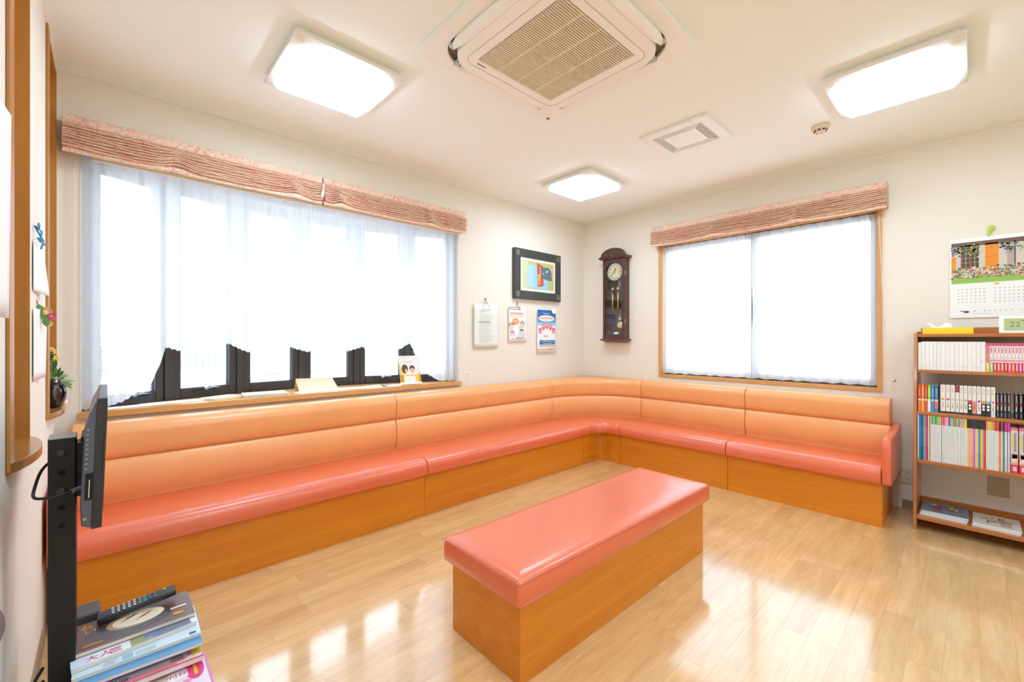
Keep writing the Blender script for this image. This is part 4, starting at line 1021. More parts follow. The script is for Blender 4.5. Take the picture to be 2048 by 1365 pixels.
for i, (a, c, top, body) in enumerate(L3):
    ya, yb = y_at(1820+a/S3, xr), y_at(1820+c/S3, xr)
    nm = 'booklet'; split = .815
    bands = [(split, flat(body)), (1, flat(top))] if top != body else [(1, flat(body))]
    pos = ORD[i] if i < 27 else ORD[len(L3)-1-i]
    side = 'from the left' if i < 27 else 'from the right'
    d = cname(top)+'-topped '+cname(body) if top != body else cname(top)
    ex = []
    if body != W0: ex.append((.3, .75, .4, .6, flat(tuple(min(255, v+50) for v in body))))
    elif i % 3 == 0: ex.append((.45, .72, .45, .6, flat((206, 206, 204))))
    book(nm, ya, yb, zr, .2935, .20, xr, bands, 'thin %s booklet, %s %s in the third shelf row' % (d, pos, side), 'booklet', 'thin booklets on the third book shelf', spine_extra=ex)
for i, (a, c) in enumerate(((1805, 1945), (1960, 2100))):
    ya, yb = y_at(1820+a/S3, xr), y_at(1820+c/S3, xr)
    book('magazine', ya, yb, zr, .266, .20, xr, [(.19, flat((222, 56, 90))), (.44, flat((206, 170, 160))), (.95, flat((214, 206, 206))), (1, flat((232, 110, 130)))], ('left' if i == 0 else 'right')+' one of two thick glued magazines with pink spine foot, after the thin booklets', 'magazine', 'thick magazines on the third book shelf',
         spine_extra=[(.24, .40, .15, .85, flat((236, 206, 190))), (.33, .42, .2, .9, flat((56, 44, 42))), (.55, .86, .15, .35, flat((232, 216, 60))), (.48, .9, .45, .75, flat((150, 150, 150))), (.05, .15, .3, .8, flat((248, 190, 200)))])
# bottom shelf: stacked magazines lying flat
def flat_mag(cx_, cy_, z, lx, ly, th, rot, cover, label, cat, group, art=None, pages=(238, 238, 236)):
    t = thing('magazine', label, cat, (cx_, cy_, z), group)
    def put(b, name, m, par=t):
        o = mk(name, b, m, par, own=(0, 0, 0)); o.location = (0, 0, 0); return o
    b = MB(); b.box(-lx/2+.001, -ly/2+.001, .0008, lx/2-.001, ly/2-.001, th-.0008); put(b, 'pages', flat(pages))
    b = MB(); b.m(0).box(-lx/2, -ly/2, th-.0008, lx/2, ly/2, th).box(-lx/2, -ly/2, 0, lx/2, ly/2, .0008); put(b, 'cover', flat(cover, .3))
    if art:
        pr = Print((-lx/2, -ly/2, th), (1, 0, 0), (0, 1, 0), (0, 0, 1), .0003); art(pr, lx, ly); o = pr.done('cover_print', t); o.location = (0, 0, 0)
        me = o.data
        for v in me.vertices: v.co = v.co + WL[t]
    t.rotation_euler = (0, 0, rot); return t
rnd = random.Random(11)
def art_scene(cols, seed, title=None):
    def f(pr, lx, ly):
        r = random.Random(seed)
        for k in range(16):
            a, c = r.uniform(.02, lx-.08), r.uniform(.02, ly-.06); w_, h_ = r.uniform(.02, .075), r.uniform(.008, .045)
            pr.k = k*.3
            pr.poly(flat(r.choice(cols), .35), [(a, c), (a+w_, c+r.uniform(-.005, .005)), (a+w_*.9, c+h_), (a+w_*.1, c+h_*1.1)])
    return f
ys1, ys2 = y_at(1838, 3.9), y_at(1937, 3.9)
cyc = (ys1+ys2)/2; wy = ys1-ys2
for k in range(3):
    flat_mag(4.03+.004*k, cyc-.002*k, .0925+.0105*k, .24, wy-.008, .010, .015*(k-1), (104, 118, 138) if k == 2 else (206, 208, 214),
             ('top', 'middle', 'bottom')[2-k]+' magazine of the left stack lying on the lowest bookcase shelf'+(', dark landscape cover' if k == 2 else ''), 'magazine', 'left magazine stack on the lowest shelf',
             art_scene([(120, 60, 66), (170, 90, 96), (70, 96, 140), (100, 130, 160), (150, 150, 146), (190, 60, 60), (210, 200, 110), (90, 96, 84)], 5) if k == 2 else None)
ys1, ys2 = y_at(1943, 3.9), y_at(2046, 3.9); cyc = (ys1+ys2)/2; wy = ys1-ys2
for k in range(2):
    flat_mag(4.02, cyc-.002*k, .0925+.0125*k, .235, wy-.008, .012, -.02+.02*k, (214, 208, 190) if k == 1 else (190, 206, 224),
             ('top', 'bottom')[1-k]+' magazine of the middle stack lying on the lowest bookcase shelf'+(', pale illustrated cover' if k else ''), 'magazine', 'middle magazine stack on the lowest shelf',
             art_scene([(186, 150, 150), (150, 140, 130), (120, 124, 126), (206, 214, 190), (226, 206, 170), (170, 180, 160), (96, 96, 96)], 9) if k == 1 else None)
flat_mag(4.02, cyc-wy/2-.125, .0925, .235, .21, .016, 0, (196, 170, 160), 'pinkish magazine lying at the right edge on the lowest bookcase shelf', 'magazine', None, art_scene([(180, 120, 120), (150, 140, 130), (206, 190, 170)], 4))

# tissue box on the bookcase top
t = thing('tissue_box', 'flat yellow tissue box with a tissue pulled out, on top of the bookcase', 'tissue box', (4.02, .11, 1.2815))
b = MB(); b.box(3.965, -.008, 1.2815, 4.075, .224, 1.321); mk('box', b, mat('tissue_yellow', (250, 212, 40), .5), t, bevel=.002)
b = MB(); rows = []
for j in range(6):
    s = j/5; rows.append([(4.02+.012*math.sin(k*1.3+s*2)*(1-s*.4), .085+(k/10)*.10*(1+.15*s)+.01*s, 1.3215+.035*s*(.6+.4*math.sin(k*.8+.7))) for k in range(11)])
b.grid(rows); o = mk('tissue', b, PAPER, t, smooth=True); sm = o.modifiers.new('s', 'SOLIDIFY'); sm.thickness = .0005
# weather station
t = thing('digital_thermometer', 'white digital thermometer with green display on the bookcase top beside the tissue box', 'thermometer', (3.975, -.195, 1.2815))
b = MB(); b.box(3.965, -.275, 1.2818, 3.985, -.114, 1.387); body = mk('body', b, mat('device_white', (244, 244, 242), .4), t, bevel=.006, seg=3)
b = MB(); b.box(3.9635, -.222, 1.300, 3.9648, -.135, 1.372); mk('display', b, mat('lcd', (176, 196, 146), .3), t)
b = MB(); put_text(b, '22', (3.9632, -.178, 1.335), (0, -1, 0), (0, 0, 1), .045)
b.m(1)
for k in range(9):
    a = math.radians(150-k*14); a2 = math.radians(150-(k+1)*14)
    b.m(1 if k < 6 else 2); c = (-.178, 1.312); R0, R1 = .052, .056
    b.add([(3.9632, c[0]-R0*math.cos(a), c[1]+R0*math.sin(a)), (3.9632, c[0]-R1*math.cos(a), c[1]+R1*math.sin(a)), (3.9632, c[0]-R1*math.cos(a2), c[1]+R1*math.sin(a2)), (3.9632, c[0]-R0*math.cos(a2), c[1]+R0*math.sin(a2))], [(0,1,2,3)])
mk('display_digits', b, [mat('lcd_ink', (120, 138, 104), .5), flat((220, 200, 60)), flat((200, 60, 40))], t)

# calendar on wall B
def calendar():
    y0, y1, z0, z1 = .104, -.44, 1.393, 1.935; xw = XB-.010
    t = thing('wall_calendar', 'large white wall calendar with a photo of a flowery cottage garden, above the bookcase', 'calendar', (XB, (y0+y1)/2, z0))
    b = MB(); b.box(xw, y1, z0, xw+.004, y0, z1); mk('sheet', b, PAPER, t)
    pr = Print((xw, y0-.008, z0), (0, -1, 0), (0, 0, 1), (-1, 0, 0), .0004)
    W_, H0, H1 = .528, .235, .515; r = random.Random(21)
    pr.rect(flat((214, 206, 190)), 0, H0, W_, H1); pr.layer()
    pr.rect(flat((150, 196, 90)), 0, H0, W_, H0+.045); pr.rect(flat((120, 90, 74)), 0, H1-.03, W_, H1)
    for a0, a1 in ((.045, .130),): pr.rect(flat((176, 84, 44)), a0, H0+.10, a1, H1-.02)
    pr.rect(flat((240, 146, 40)), 0, H0+.07, .022, H0+.185); pr.rect(flat((240, 146, 40)), .158, H0+.075, .218, H1-.02)
    pr.rect(flat((110, 96, 88)), .285, H0+.09, .292, H1-.02); pr.rect(flat((186, 170, 160)), .255, H0+.09, .285, H1-.06); pr.rect(flat((236, 146, 44)), .40, H0+.08, .46, H1-.03)
    pr.rect(flat((110, 96, 88)), .47, H0+.09, .50, H1-.05)
    pr.layer()
    for a0 in (.052, .094):
        pr.rect(flat((74, 76, 74)), a0, H0+.11, a0+.034, H1-.03)
    pr.layer()
    for a0 in (.052, .094):
        pr.rect(flat((226, 206, 160)), a0+.016, H0+.11, a0+.018, H1-.03)
        for q in (.14, .17, .20): pr.rect(flat((226, 206, 160)), a0, H0+q, a0+.034, H0+q+.002)
    pr.rect(flat((190, 110, 30)), .158, H0+.17, .218, H0+.172)
    greens = [(90, 120, 80), (120, 150, 90), (70, 100, 76), (150, 176, 110), (106, 140, 110)]
    flow = [(220, 70, 60), (236, 110, 80), (200, 50, 50), (240, 200, 190), (230, 230, 220), (236, 150, 120)]
    for k in range(520):
        a = r.uniform(0, W_); bb = H0+.035+r.random()**1.3*.075; s = r.uniform(.003, .008); pr.k = 4+k*.015
        pr.disc(flat(r.choice(greens if r.random() < .6 else flow)), a, bb, s, s*.8, 5)
    for cx_, cc in ((.025, (150, 156, 170)), (.10, (206, 206, 96)), (.255, (140, 144, 170)), (.44, (206, 206, 96)), (.35, (90, 110, 84))):
        for k in range(70):
            a = cx_+r.gauss(0, .020); bb = H1-.055+r.gauss(0, .018); s = r.uniform(.003, .007)
            if 0 < a < W_ and bb < H1: pr.disc(flat(cc if r.random() < .5 else r.choice(greens)), a, bb, s, s*.8, 5)
    pr.k = 4
    for m in range(3):
        for rr in range(5):
            for c_ in range(7):
                pr.rect(LIGHTINK, .03+m*.17+c_*.020, .19-rr*.022, .038+m*.17+c_*.020, .196-rr*.022)
    pr.disc(flat((80, 116, 84)), .072, .040, .014, .008); pr.poly(flat((80, 116, 84)), [(.06, .04), (.042, .046), (.044, .050), (.062, .046)]); pr.disc(flat((244, 190, 90)), .21, .222, .012, .007)
    for i, ch in enumerate('ガーデンフレンド'): pr.text(flat((90, 90, 94)), ch, .11+i*.0235, .044, .013)
    pr.rect(LIGHTINK, .10, .026, .19, .028); pr.rect(LIGHTINK, .31, .050, .50, .0515); pr.rect(LIGHTINK, .31, .040, .48, .0415)
    pr.done('print', t)
    b = MB(); yy, zz = y_at(1980, XB), 1.965
    b.poly_prism([(yy+.012, zz-.03), (yy+.004, zz-.034), (yy-.002, zz-.005), (yy-.016, zz+.012), (yy-.024, zz+.03), (yy-.010, zz+.040), (yy+.006, zz+.032), (yy+.012, zz+.012)], XB-.022, XB-.001, 'yz')
    o = mk('push_pin', b, mat('lime_pin', (190, 210, 60), .4), bevel=.003); tag(o, 'lime green bird-shaped pin on the wall above the calendar', 'pin')
calendar()
# outlet and blank plate
t = thing('wall_outlet', 'ivory double power outlet low on the wall between sofa and bookcase', 'outlet', (XB, .325, .245))
b = MB(); b.box(XB-.008, .29, .186, XB-.0005, .36, .306); mk('cover_plate', b, mat('plate_ivory', (226, 214, 194), .5), t, bevel=.004, seg=2)
for z in (.268, .222):
    for dy in (-.007, .007):
        b = MB(); b.box(XB-.0086, .325+dy-.0013, z-.006, XB-.0079, .325+dy+.0013, z+.006); mk('socket_slot', b, DARKSLOT, t)
b = MB(); b.box(XB-.006, -.169, .208, XB-.0005, -.073, .335); o = mk('blank_wall_plate', b, mat('plate_beige', (188, 170, 142), .55), bevel=.002); tag(o, 'square beige blank cover plate on the wall behind the bookcase', 'wall plate')

# ------------------------------------------------------------------ papers on the bow window sill
ZS = .8574
def sill_item(name, cx_, cy_, lx, ly, th, rot, m, label, cat, group=None, tilt=None):
    t = thing(name, label, cat, (cx_, cy_, ZS), group)
    b = MB(); b.box(-lx/2, -ly/2, .0003, lx/2, ly/2, th); o = mk('pages', b, m, t, own=(0,0,0)); o.location = (0,0,0)
    b = MB(); b.box(-lx/2-.001, -ly/2-.001, th, lx/2+.001, ly/2+.001, th+.0008); o = mk('cover', b, PAPER, t, own=(0,0,0)); o.location = (0,0,0)
    t.rotation_euler = (0, 0, rot); return t
sill_item('loose_paper', .30, 3.375, .30, .13, .0012, .10, PAPER, 'white sheet lying on the bow window sill behind the television', 'paper')
sill_item('notebook', .555, 3.36, .19, .13, .014, .5, flat((236, 232, 196)), 'cream notebook lying on the sill left of the stacked booklet', 'notebook')
sill_item('loose_paper', .10, 3.33, .22, .10, .0015, .1, PAPER, 'white sheet at the left end of the bow window sill under the long curtain', 'paper')
sill_item('booklet', .80, 3.35, .26, .17, .018, -.12, flat((226, 214, 190)), 'thick white booklet lying on the sill left of the cream folder', 'booklet')
sill_item('loose_paper', 1.13, 3.345, .25, .13, .0012, .15, PAPER, 'white leaflet with grey print lying in front of the cream folder on the sill', 'paper')
sill_item('loose_paper', 1.38, 3.36, .22, .15, .0015, -.1, PAPER, 'white sheet lying on the sill right of the cream folder', 'paper')
sill_item('loose_paper', 1.60, 3.35, .20, .14, .0012, .2, flat((236, 240, 246)), 'pale bluish sheet lying on the sill, second from the photo stand', 'paper')
sill_item('loose_paper', 1.74, 3.33, .15, .12, .0012, -.25, flat((232, 238, 246)), 'pale bluish sheet lying on the sill right beside the photo stand', 'paper')
# cream folder standing up
t = thing('paper_folder', 'pale cream folded card standing on the sill against the window in the middle', 'folder', (1.16, 3.43, ZS))
b = MB(); b.add([(1.04, 3.40, ZS), (1.33, 3.40, ZS), (1.30, 3.45, ZS+.085), (1.03, 3.45, ZS+.095)], [(0,1,2,3)]); b.add([(1.04, 3.50, ZS), (1.33, 3.50, ZS), (1.30, 3.4505, ZS+.085), (1.03, 3.4505, ZS+.095)], [(3,2,1,0)])
o = mk('card', b, flat((246, 232, 196)), t); sm = o.modifiers.new('s', 'SOLIDIFY'); sm.thickness = .001
# leaflet stand with two faces
def stand():
    x0, x1, yb = 1.815, 2.0, 3.30; t = thing('leaflet_holder', 'white and yellow leaflet holder with a photo of two people on the window sill', 'leaflet holder', ((x0+x1)/2, yb, ZS))
    ux = Vector((.985, -.17, 0)).normalized(); up = Vector((.0, .20, .98)).normalized(); n = ux.cross(up).normalized(); n = -n if n.y > 0 else n
    o0 = Vector((x0, yb, ZS+.001)); W_, H_ = .185, .250
    b = MB(); b.obox(o0, ux*W_, up*H_, -n*.003); mk('back_panel', b, PAPER, t)
    b = MB(); b.obox(o0-n*.003+ux*.02, ux*(W_-.04), -up*0+Vector((0, .07, 0)), Vector((0, 0, .003))); mk('foot', b, PAPER, t)
    pr = Print(o0, ux, up, n); YL_ = flat((250, 206, 90))
    pr.rect(YL_, 0, .02, W_, .085); pr.poly(YL_, [(0, .02), (.03, .02), (.03, .11), (0, .19)]); pr.poly(YL_, [(W_, .02), (W_-.02, .02), (W_-.02, .09), (W_, .11)]); pr.layer()
    pr.rect(PAPER, .038, .022, .135, .072); pr.disc(flat((94, 76, 64)), .048, .135, .028, .040); pr.disc(flat((86, 66, 56)), .112, .140, .024, .026); pr.layer()
    pr.disc(flat((238, 196, 166)), .112, .122, .018, .022); pr.disc(flat((238, 196, 166)), .058, .118, .010, .020); pr.rect(LIGHTINK, .05, .045, .12, .048); pr.rect(LIGHTINK, .05, .036, .10, .039); pr.rect(LIGHTINK, .04, .192, .12, .197)
    pr.done('leaflet_print', t)
    b = MB(); b.obox(o0+n*.001, ux*W_, up*.02, n*.012); mk('front_lip', b, PAPER, t)
stand()
# sticky note behind the curtain
# ------------------------------------------------------------------ wall C: papers, blue clip, flowers, vase
def side_sheet(name, label, y0, y1, z0, z1, xo0, xo1, parts=True):
    t = thing(name, label, 'paper', (XC, (y0+y1)/2, z0)); b = MB(); rows = []
    for j in range(10):
        s = j/9; rows.append([(XC+.004+(xo0*(1-s)+xo1*s)*((i/8)**2), y0+(y1-y0)*i/8, z1+(z0-z1)*s) for i in range(9)])
    b.grid(rows); o = mk('sheet', b, PAPER, t, smooth=True); sm = o.modifiers.new('s', 'SOLIDIFY'); sm.thickness = .0006; return t
side_sheet('notice_sheet', 'large white sheet hanging on the side wall at the far left edge', 1.25, 1.62, 1.30, 1.80, .016, .012)
ts = side_sheet('notice_sheet', 'white sheet hanging from the blue clip on the side wall', 2.26, 2.52, 1.42, 1.60, .006, .022)
side_sheet('notice_sheet', 'white sheet hanging below the rose decoration on the side wall', 2.26, 2.48, 1.10, 1.36, .018, .014)
b = MB(); BL = mat('blue_clip', (60, 150, 200), .4)
b.tube([(XC+.004, 2.30, 1.655), (XC+.02, 2.32, 1.64), (XC+.016, 2.30, 1.60)], .003, 5).tube([(XC+.004, 2.30, 1.655), (XC+.022, 2.36, 1.61), (XC+.016, 2.34, 1.58)], .003, 5).tube([(XC+.012, 2.29, 1.61), (XC+.024, 2.36, 1.60)], .004, 5)
b.lathe([(.001, 0), (.012, .002), (.012, .006), (.001, .008)], (XC+.010, 2.30, 1.657), 8, 'x')
o = mk('hanging_clip', b, BL, smooth=True); tag(o, 'light blue string clip on the side wall above the white sheet', 'clip')
def leaf(b, o, d, up, L_, W_, bend=.2):
    o, d, up = Vector(o), Vector(d).normalized(), Vector(up); s = d.cross(up).normalized(); up = s.cross(d)
    pr_ = [(0, .05), (.25, .8), (.5, 1), (.75, .7), (1, .02)]; rows = []
    for t_, w_ in pr_:
        c = o+d*(L_*t_)-up*(bend*L_*t_*t_); rows.append([c-s*W_*w_/2, c+up*W_*.08, c+s*W_*w_/2])
    b.grid(rows)
def rose(b, c, r, n=(0, 0, 1)):
    c = Vector(c); n = Vector(n).normalized(); a = n.orthogonal().normalized(); bb = n.cross(a)
    for ringi, (rr, hh, cnt) in enumerate(((.30, .95, 4), (.62, .75, 5), (.95, .35, 6))):
        for k in range(cnt):
            th = 2*PI*k/cnt+ringi*.6; rows = []
            for j in range(4):
                s = j/3; rad = r*rr*(.45+.55*math.sin(PI*.5*s+.2)); z = r*(hh*s*1.1-.35)
                rows.append([c+(a*math.cos(th+q)+bb*math.sin(th+q))*rad+n*z for q in (-.75, -.25, .25, .75)])
            b.grid(rows)
    rows = [[c+(a*math.cos(2*PI*k/8)+bb*math.sin(2*PI*k/8))*r*q+n*r*z for k in range(8)] for q, z in ((.05, -.5), (.5, -.3), (.55, .2), (.3, .5), (.05, .55))]
    b.grid(rows, True, True)
PEACH, PINK, YEL = mat('petal_peach', (252, 222, 176), .6), mat('petal_pink', (244, 130, 175), .6), mat('petal_yellow', (252, 226, 120), .6)
GR1, GR2, GR3 = mat('leaf_green', (92, 140, 50), .5), mat('leaf_dark', (50, 100, 56), .5), mat('leaf_pale', (176, 196, 150), .6)
t = thing('flower_decoration', 'small peach and pink rose decoration with green leaves pinned to the side wall', 'artificial flowers', (XC+.02, 2.40, 1.35))
def at_px(px, py, Y):
    a, c = ray(px); d = Y/c; return Vector((a*d, Y, CAM_Z-(py-HORIZON)/F_PX*d))
for nm, px, py, r, m in (('rose', 90, 625, .022, PEACH), ('rose', 102, 633, .016, PINK), ('rose', 97, 647, .014, PEACH)):
    b = MB(); rose(b, at_px(px, py, 2.40), r, (.3, -.9, .2)); mk(nm, b, m, t, smooth=True)
for a, c in (((76, 608), (85, 628)), ((84, 622), (96, 650)), ((82, 620), (78, 632)), ((90, 636), (94, 654))):
    p, q = at_px(*a, 2.395), at_px(*c, 2.385); b = MB(); leaf(b, p, q-p, (.3, -.9, .1), (q-p).length, .022, .05); mk('leaf', b, GR1, t, smooth=True)
b = MB(); b.tube([at_px(73, 600, 2.40), at_px(76, 612, 2.40), at_px(88, 626, 2.40)], .002, 5); mk('stem', b, mat('stem_pink', (200, 80, 90), .6), t)
# vase with artificial flowers in the far niche
vy = 3.0; vx = XC+.008; vz = NZ0+.0225
t = thing('vase', 'dark glossy oval-hollow vase on the niche shelf in the side wall', 'vase', (vx, vy, vz))
VM = mat('vase_glaze', (34, 24, 26), .08, coat=1)
b = MB(); b.lathe([(.001, 0), (.022, 0), (.028, .004), (.040, .03), (.046, .065), (.042, .10), (.030, .128), (.022, .138), (.019, .138), (.026, .122), (.001, .10)], (vx, vy, vz), 28); fixn(mk('body', b, VM, t, smooth=True))
b = MB()
rows = []
for k in range(24):
    a = 2*PI*k/24; c = Vector((vx+.024, vy-.040, vz+.072)); e1, e2 = Vector((.86, .5, 0)), Vector((0, 0, 1)); p = c+e1*.020*math.cos(a)+e2*.042*math.sin(a)
    rows.append([p+Vector((-.5, .86, 0))*-.006, p, p+Vector((-.5, .86, 0))*.006+e1*.004*math.cos(a)])
b.grid(rows+[rows[0]]); mk('oval_rim', b, mat('vase_grey', (120, 126, 150), .15, coat=1), t, smooth=True)
t = thing('flower_arrangement', 'artificial yellow roses with fern foliage standing in the dark vase', 'artificial flowers', (vx, vy, vz+.13))
base = Vector((vx, vy, vz+.12)); rr_ = random.Random(5)
for px, py, r in ((101, 702, .024), (106, 718, .024), (99, 730, .02), (118, 745, .014), (100, 760, .014)):
    c = at_px(px, py, vy+rr_.uniform(-.03, .03)); b = MB(); rose(b, c, r, (.4, -.5, .8)); mk('rose', b, YEL if py != 730 else mat('bud_green', (206, 216, 130), .6), t, smooth=True)
    b = MB(); b.tube([base, base.lerp(c, .5)+Vector((.005, 0, .01)), c], .0018, 5); mk('stem', b, GR2, t)
for px, py, px2, py2, w_, m in ((100, 725, 104, 700, .02, GR2), (104, 742, 113, 720, .02, GR2), (97, 745, 104, 728, .022, GR1), (98, 770, 108, 780, .035, GR1), (97, 772, 112, 785, .03, GR2), (104, 762, 128, 742, .02, GR2), (112, 752, 122, 735, .012, GR2), (106, 755, 114, 738, .02, GR1), (98, 750, 106, 760, .03, GR1)):
    p, q = at_px(px, py, vy), at_px(px2, py2, vy-.01); b = MB(); leaf(b, p, q-p, (.2, -.9, .3), (q-p).length, w_, .1); mk('leaf', b, m, t, smooth=True)
for k, (px2, py2) in enumerate(((146, 762), (142, 775), (132, 752), (120, 758), (138, 768), (126, 772), (112, 764))):
    p, q = at_px(102, 766, vy), at_px(px2, py2, vy+rr_.uniform(-.04, .02)); b = MB(); d = q-p; L_ = d.length
    b.tube([p, p.lerp(q, .5)+Vector((0, 0, .006)), q], .0011, 4)
    for j in range(9):
        c = p.lerp(q, (j+1)/10.5)+Vector((0, 0, .006*math.sin(PI*(j+1)/10)))
        for sg in (-1, 1): leaf(b, c, d.normalized()*.6+Vector((0, sg*.5, sg*.35+.2)), (.3, -.9, .2), .022, .008, .2)
    mk('fern_frond', b, GR3 if k % 2 == 0 else GR1, t, smooth=True)
b = MB(); b.lathe([(.001, 0), (.014, 0), (.016, .006), (.014, .02), (.006, .028), (.001, .03)], (XC+.035, 3.10, vz), 14); o = mk('ornament', b, mat('ornament_cream', (246, 226, 190), .5), smooth=True); fixn(o); tag(o, 'tiny cream ornament beside the dark vase on the niche shelf', 'ornament')

# ------------------------------------------------------------------ television and stand
def tv():
    X = lambda v: v
    ts = thing('television_stand', 'black metal floor stand with square post holding the television', 'television stand', (-.082, 1.70, 0))
    x0, x1, y0, y1 = -.1115, -.0595, 1.66, 1.745
    b = MB(); b.box(x0, y0, .03, x1, y1, .983); mk('post', b, BLACK, ts, bevel=.002, seg=2)
    b = MB(); b.box(x0-.0005, y0-.0005, .9832, x1+.0005, y1+.0005, .985); mk('post_cap', b, mat('cap_grey', (160, 160, 156), .4), ts)
    xc = (x0+x1)/2
    for z, r, m in ((.945, .0095, mat('bolt', (70, 70, 72), .3, metal=.6)), (.842, .012, mat('bolt', (70, 70, 72), .3, metal=.6))):
        b = MB(); b.lathe([(r, 0), (r, -.003), (r*.5, -.006), (.001, -.006)], (xc, y0-.0003, z), 6 if r > .01 else 14, 'y'); fixn(mk('bolt', b, m, ts))
    for z in (.893, .800, .752):
        b = MB(); b.lathe([(.0075, 0), (.0075, -.0006), (.001, -.0006)], (xc, y0-.0002, z), 12, 'y'); fixn(mk('bolt_hole', b, mat('hole', (8, 8, 8), .9), ts))
    b = MB(); b.box(x0-.004, y0+.004, .30, x0-.0005, y0+.016, .315); mk('cable_tie', b, BLACK, ts)
    # bracket between post and set
    b = MB(); b.box(x1+.0005, 1.668, .82, x1+.010, 1.74, .965); b.box(x1+.010, 1.64, .80, x1+.0152, 1.77, .985)
    mk('bracket', b, BLACK, ts, bevel=.001, seg=1)
    # shelves for the magazines, foot
    b = MB(); b.box(-.058, 1.60, .335, .19, 1.90, .347).box(-.112, 1.7455, .335, -.058, 1.90, .347); mk('shelf', b, BLACK, ts, bevel=.004)
    b = MB(); b.box(-.108, 1.60, .0, .20, 1.97, .018); mk('foot', b, BLACK, ts, bevel=.004)
    b = MB(); b.box(-.107, 1.66, .018, -.060, 1.745, .0299); mk('foot_plate', b, BLACK, ts)
    # television, screen facing +x, leaning forward slightly
    t = thing('television', 'small black flat television seen from its side edge, mounted on the black post', 'television', (-.02, 1.725, .935))
    ya, yb, z0, z1 = 1.50, 1.95, .775, 1.100
    lean = lambda z: (z-.935)*.035
    def sh(b): b.v = [(p[0]+lean(p[2]), p[1], p[2]) for p in b.v]; return b
    b = MB(); b.box(-.022, ya, z0, -.002, yb, z1); mk('bezel', sh(b), BLACKP, t, bevel=.003, seg=3)
    b = MB(); b.box(-.0019, ya+.02, z0+.035, -.0012, yb-.02, z1-.018); mk('screen', sh(b), mat('screen', (10, 11, 13), .08, coat=1), t)
    # bulging rear shell
    b = MB(); rows = []
    prof = [(z0+.004, -.0225), (z0+.010, -.040), (z0+.06, -.0435), (z0+.17, -.0435), (z0+.245, -.0430), (z0+.285, -.036), (z1-.006, -.0225)]
    for y, k in ((ya+.004, .85), (ya+.02, 1.0), (1.60, 1.02), (1.725, 1.02), (1.85, 1.02), (yb-.02, 1), (yb-.004, .85)):
        rows.append([(-.022+(x+.022)*k, y, z) for z, x in prof]+[(-.0215, y, z1-.006), (-.0215, y, z0+.004)])
    b.grid(rows, True, True); sh(b); fixn(mk('rear_shell', b, mat('shell_reflection_grey', (84, 90, 102), .25), t, bevel=.003))  # bluish-grey reflection on the shell is put into its base colour
    b = MB(); b.box(-.0470, 1.53, z0+.19, -.0445, 1.92, z0+.205)
    for k in range(7):
        bb = MB()
    b = MB()
    for k in range(9):
        z = z0+.15+.012*k; b.box(-.038, ya+.0025, z, -.033, ya+.0040, z+.004)
    mk('vent_slot', sh(b), mat('slot_grey', (130, 130, 136), .5), t)
    # card slot on the near edge
    b = MB(); b.box(-.036, ya+.0015, z0+.075, -.021, ya+.0038, z0+.140); mk('slot_recess', sh(b), mat('recess', (14, 14, 15), .7), t)
    b = MB(); b.box(-.0295, ya-.0005, z0+.080, -.0275, ya+.0014, z0+.124); mk('card', sh(b), mat('card_edge', (206, 196, 176), .5), t)
    b = MB(); b.lathe([(.004, 0), (.004, -.0008), (.001, -.0008)], (-.034, ya+.0035, z0+.028), 12, 'y'); mk('screw', sh(b), STEEL, t)
    b = MB(); b.box(-.0075, ya-.0006, z0+.14, -.0055, ya-.0001, z0+.24); mk('bezel_groove', sh(b), mat('recess', (14, 14, 15), .7), t)
    # antenna cable
    b = MB(); b.tube(curve_pts([(-.052, 1.56, .868), (-.062, 1.55, .866), (-.10, 1.54, .862), (-.126, 1.56, .862), (-.132, 1.62, .868), (-.124, 1.70, .90), (-.105, 1.76, .90), (-.09, 1.775, .80), (-.085, 1.775, .35)]), .0035, 7)
    o = mk('cable', b, BLACK, smooth=True); tag(o, 'thin black aerial cable curving from the back of the television', 'cable')
    b = MB(); b.tube([(-.048, 1.562, .8685), (-.051, 1.561, .8682)], .0058, 8); o2 = mk('blue_collar', b, mat('plug_blue', (60, 120, 190), .4), o)
    b = MB(); b.tube([(-.0515, 1.561, .868), (-.063, 1.549, .866)], .0052, 8); mk('plug', b, mat('plug_grey', (130, 130, 120), .4), o)
    b = MB(); b.tube([(-.12, 1.66, .39), (-.15, 1.60, .355), (-.168, 1.52, .335), (-.178, 1.45, .315)], .004, 7).tube([(-.12, 1.66, .355), (-.145, 1.58, .350), (-.162, 1.52, .336), (-.178, 1.45, .315)], .004, 7)
    o = mk('cable', b, BLACK, smooth=True); tag(o, 'black power cable sticking out left of the stand foot by the side wall', 'cable')
tv()

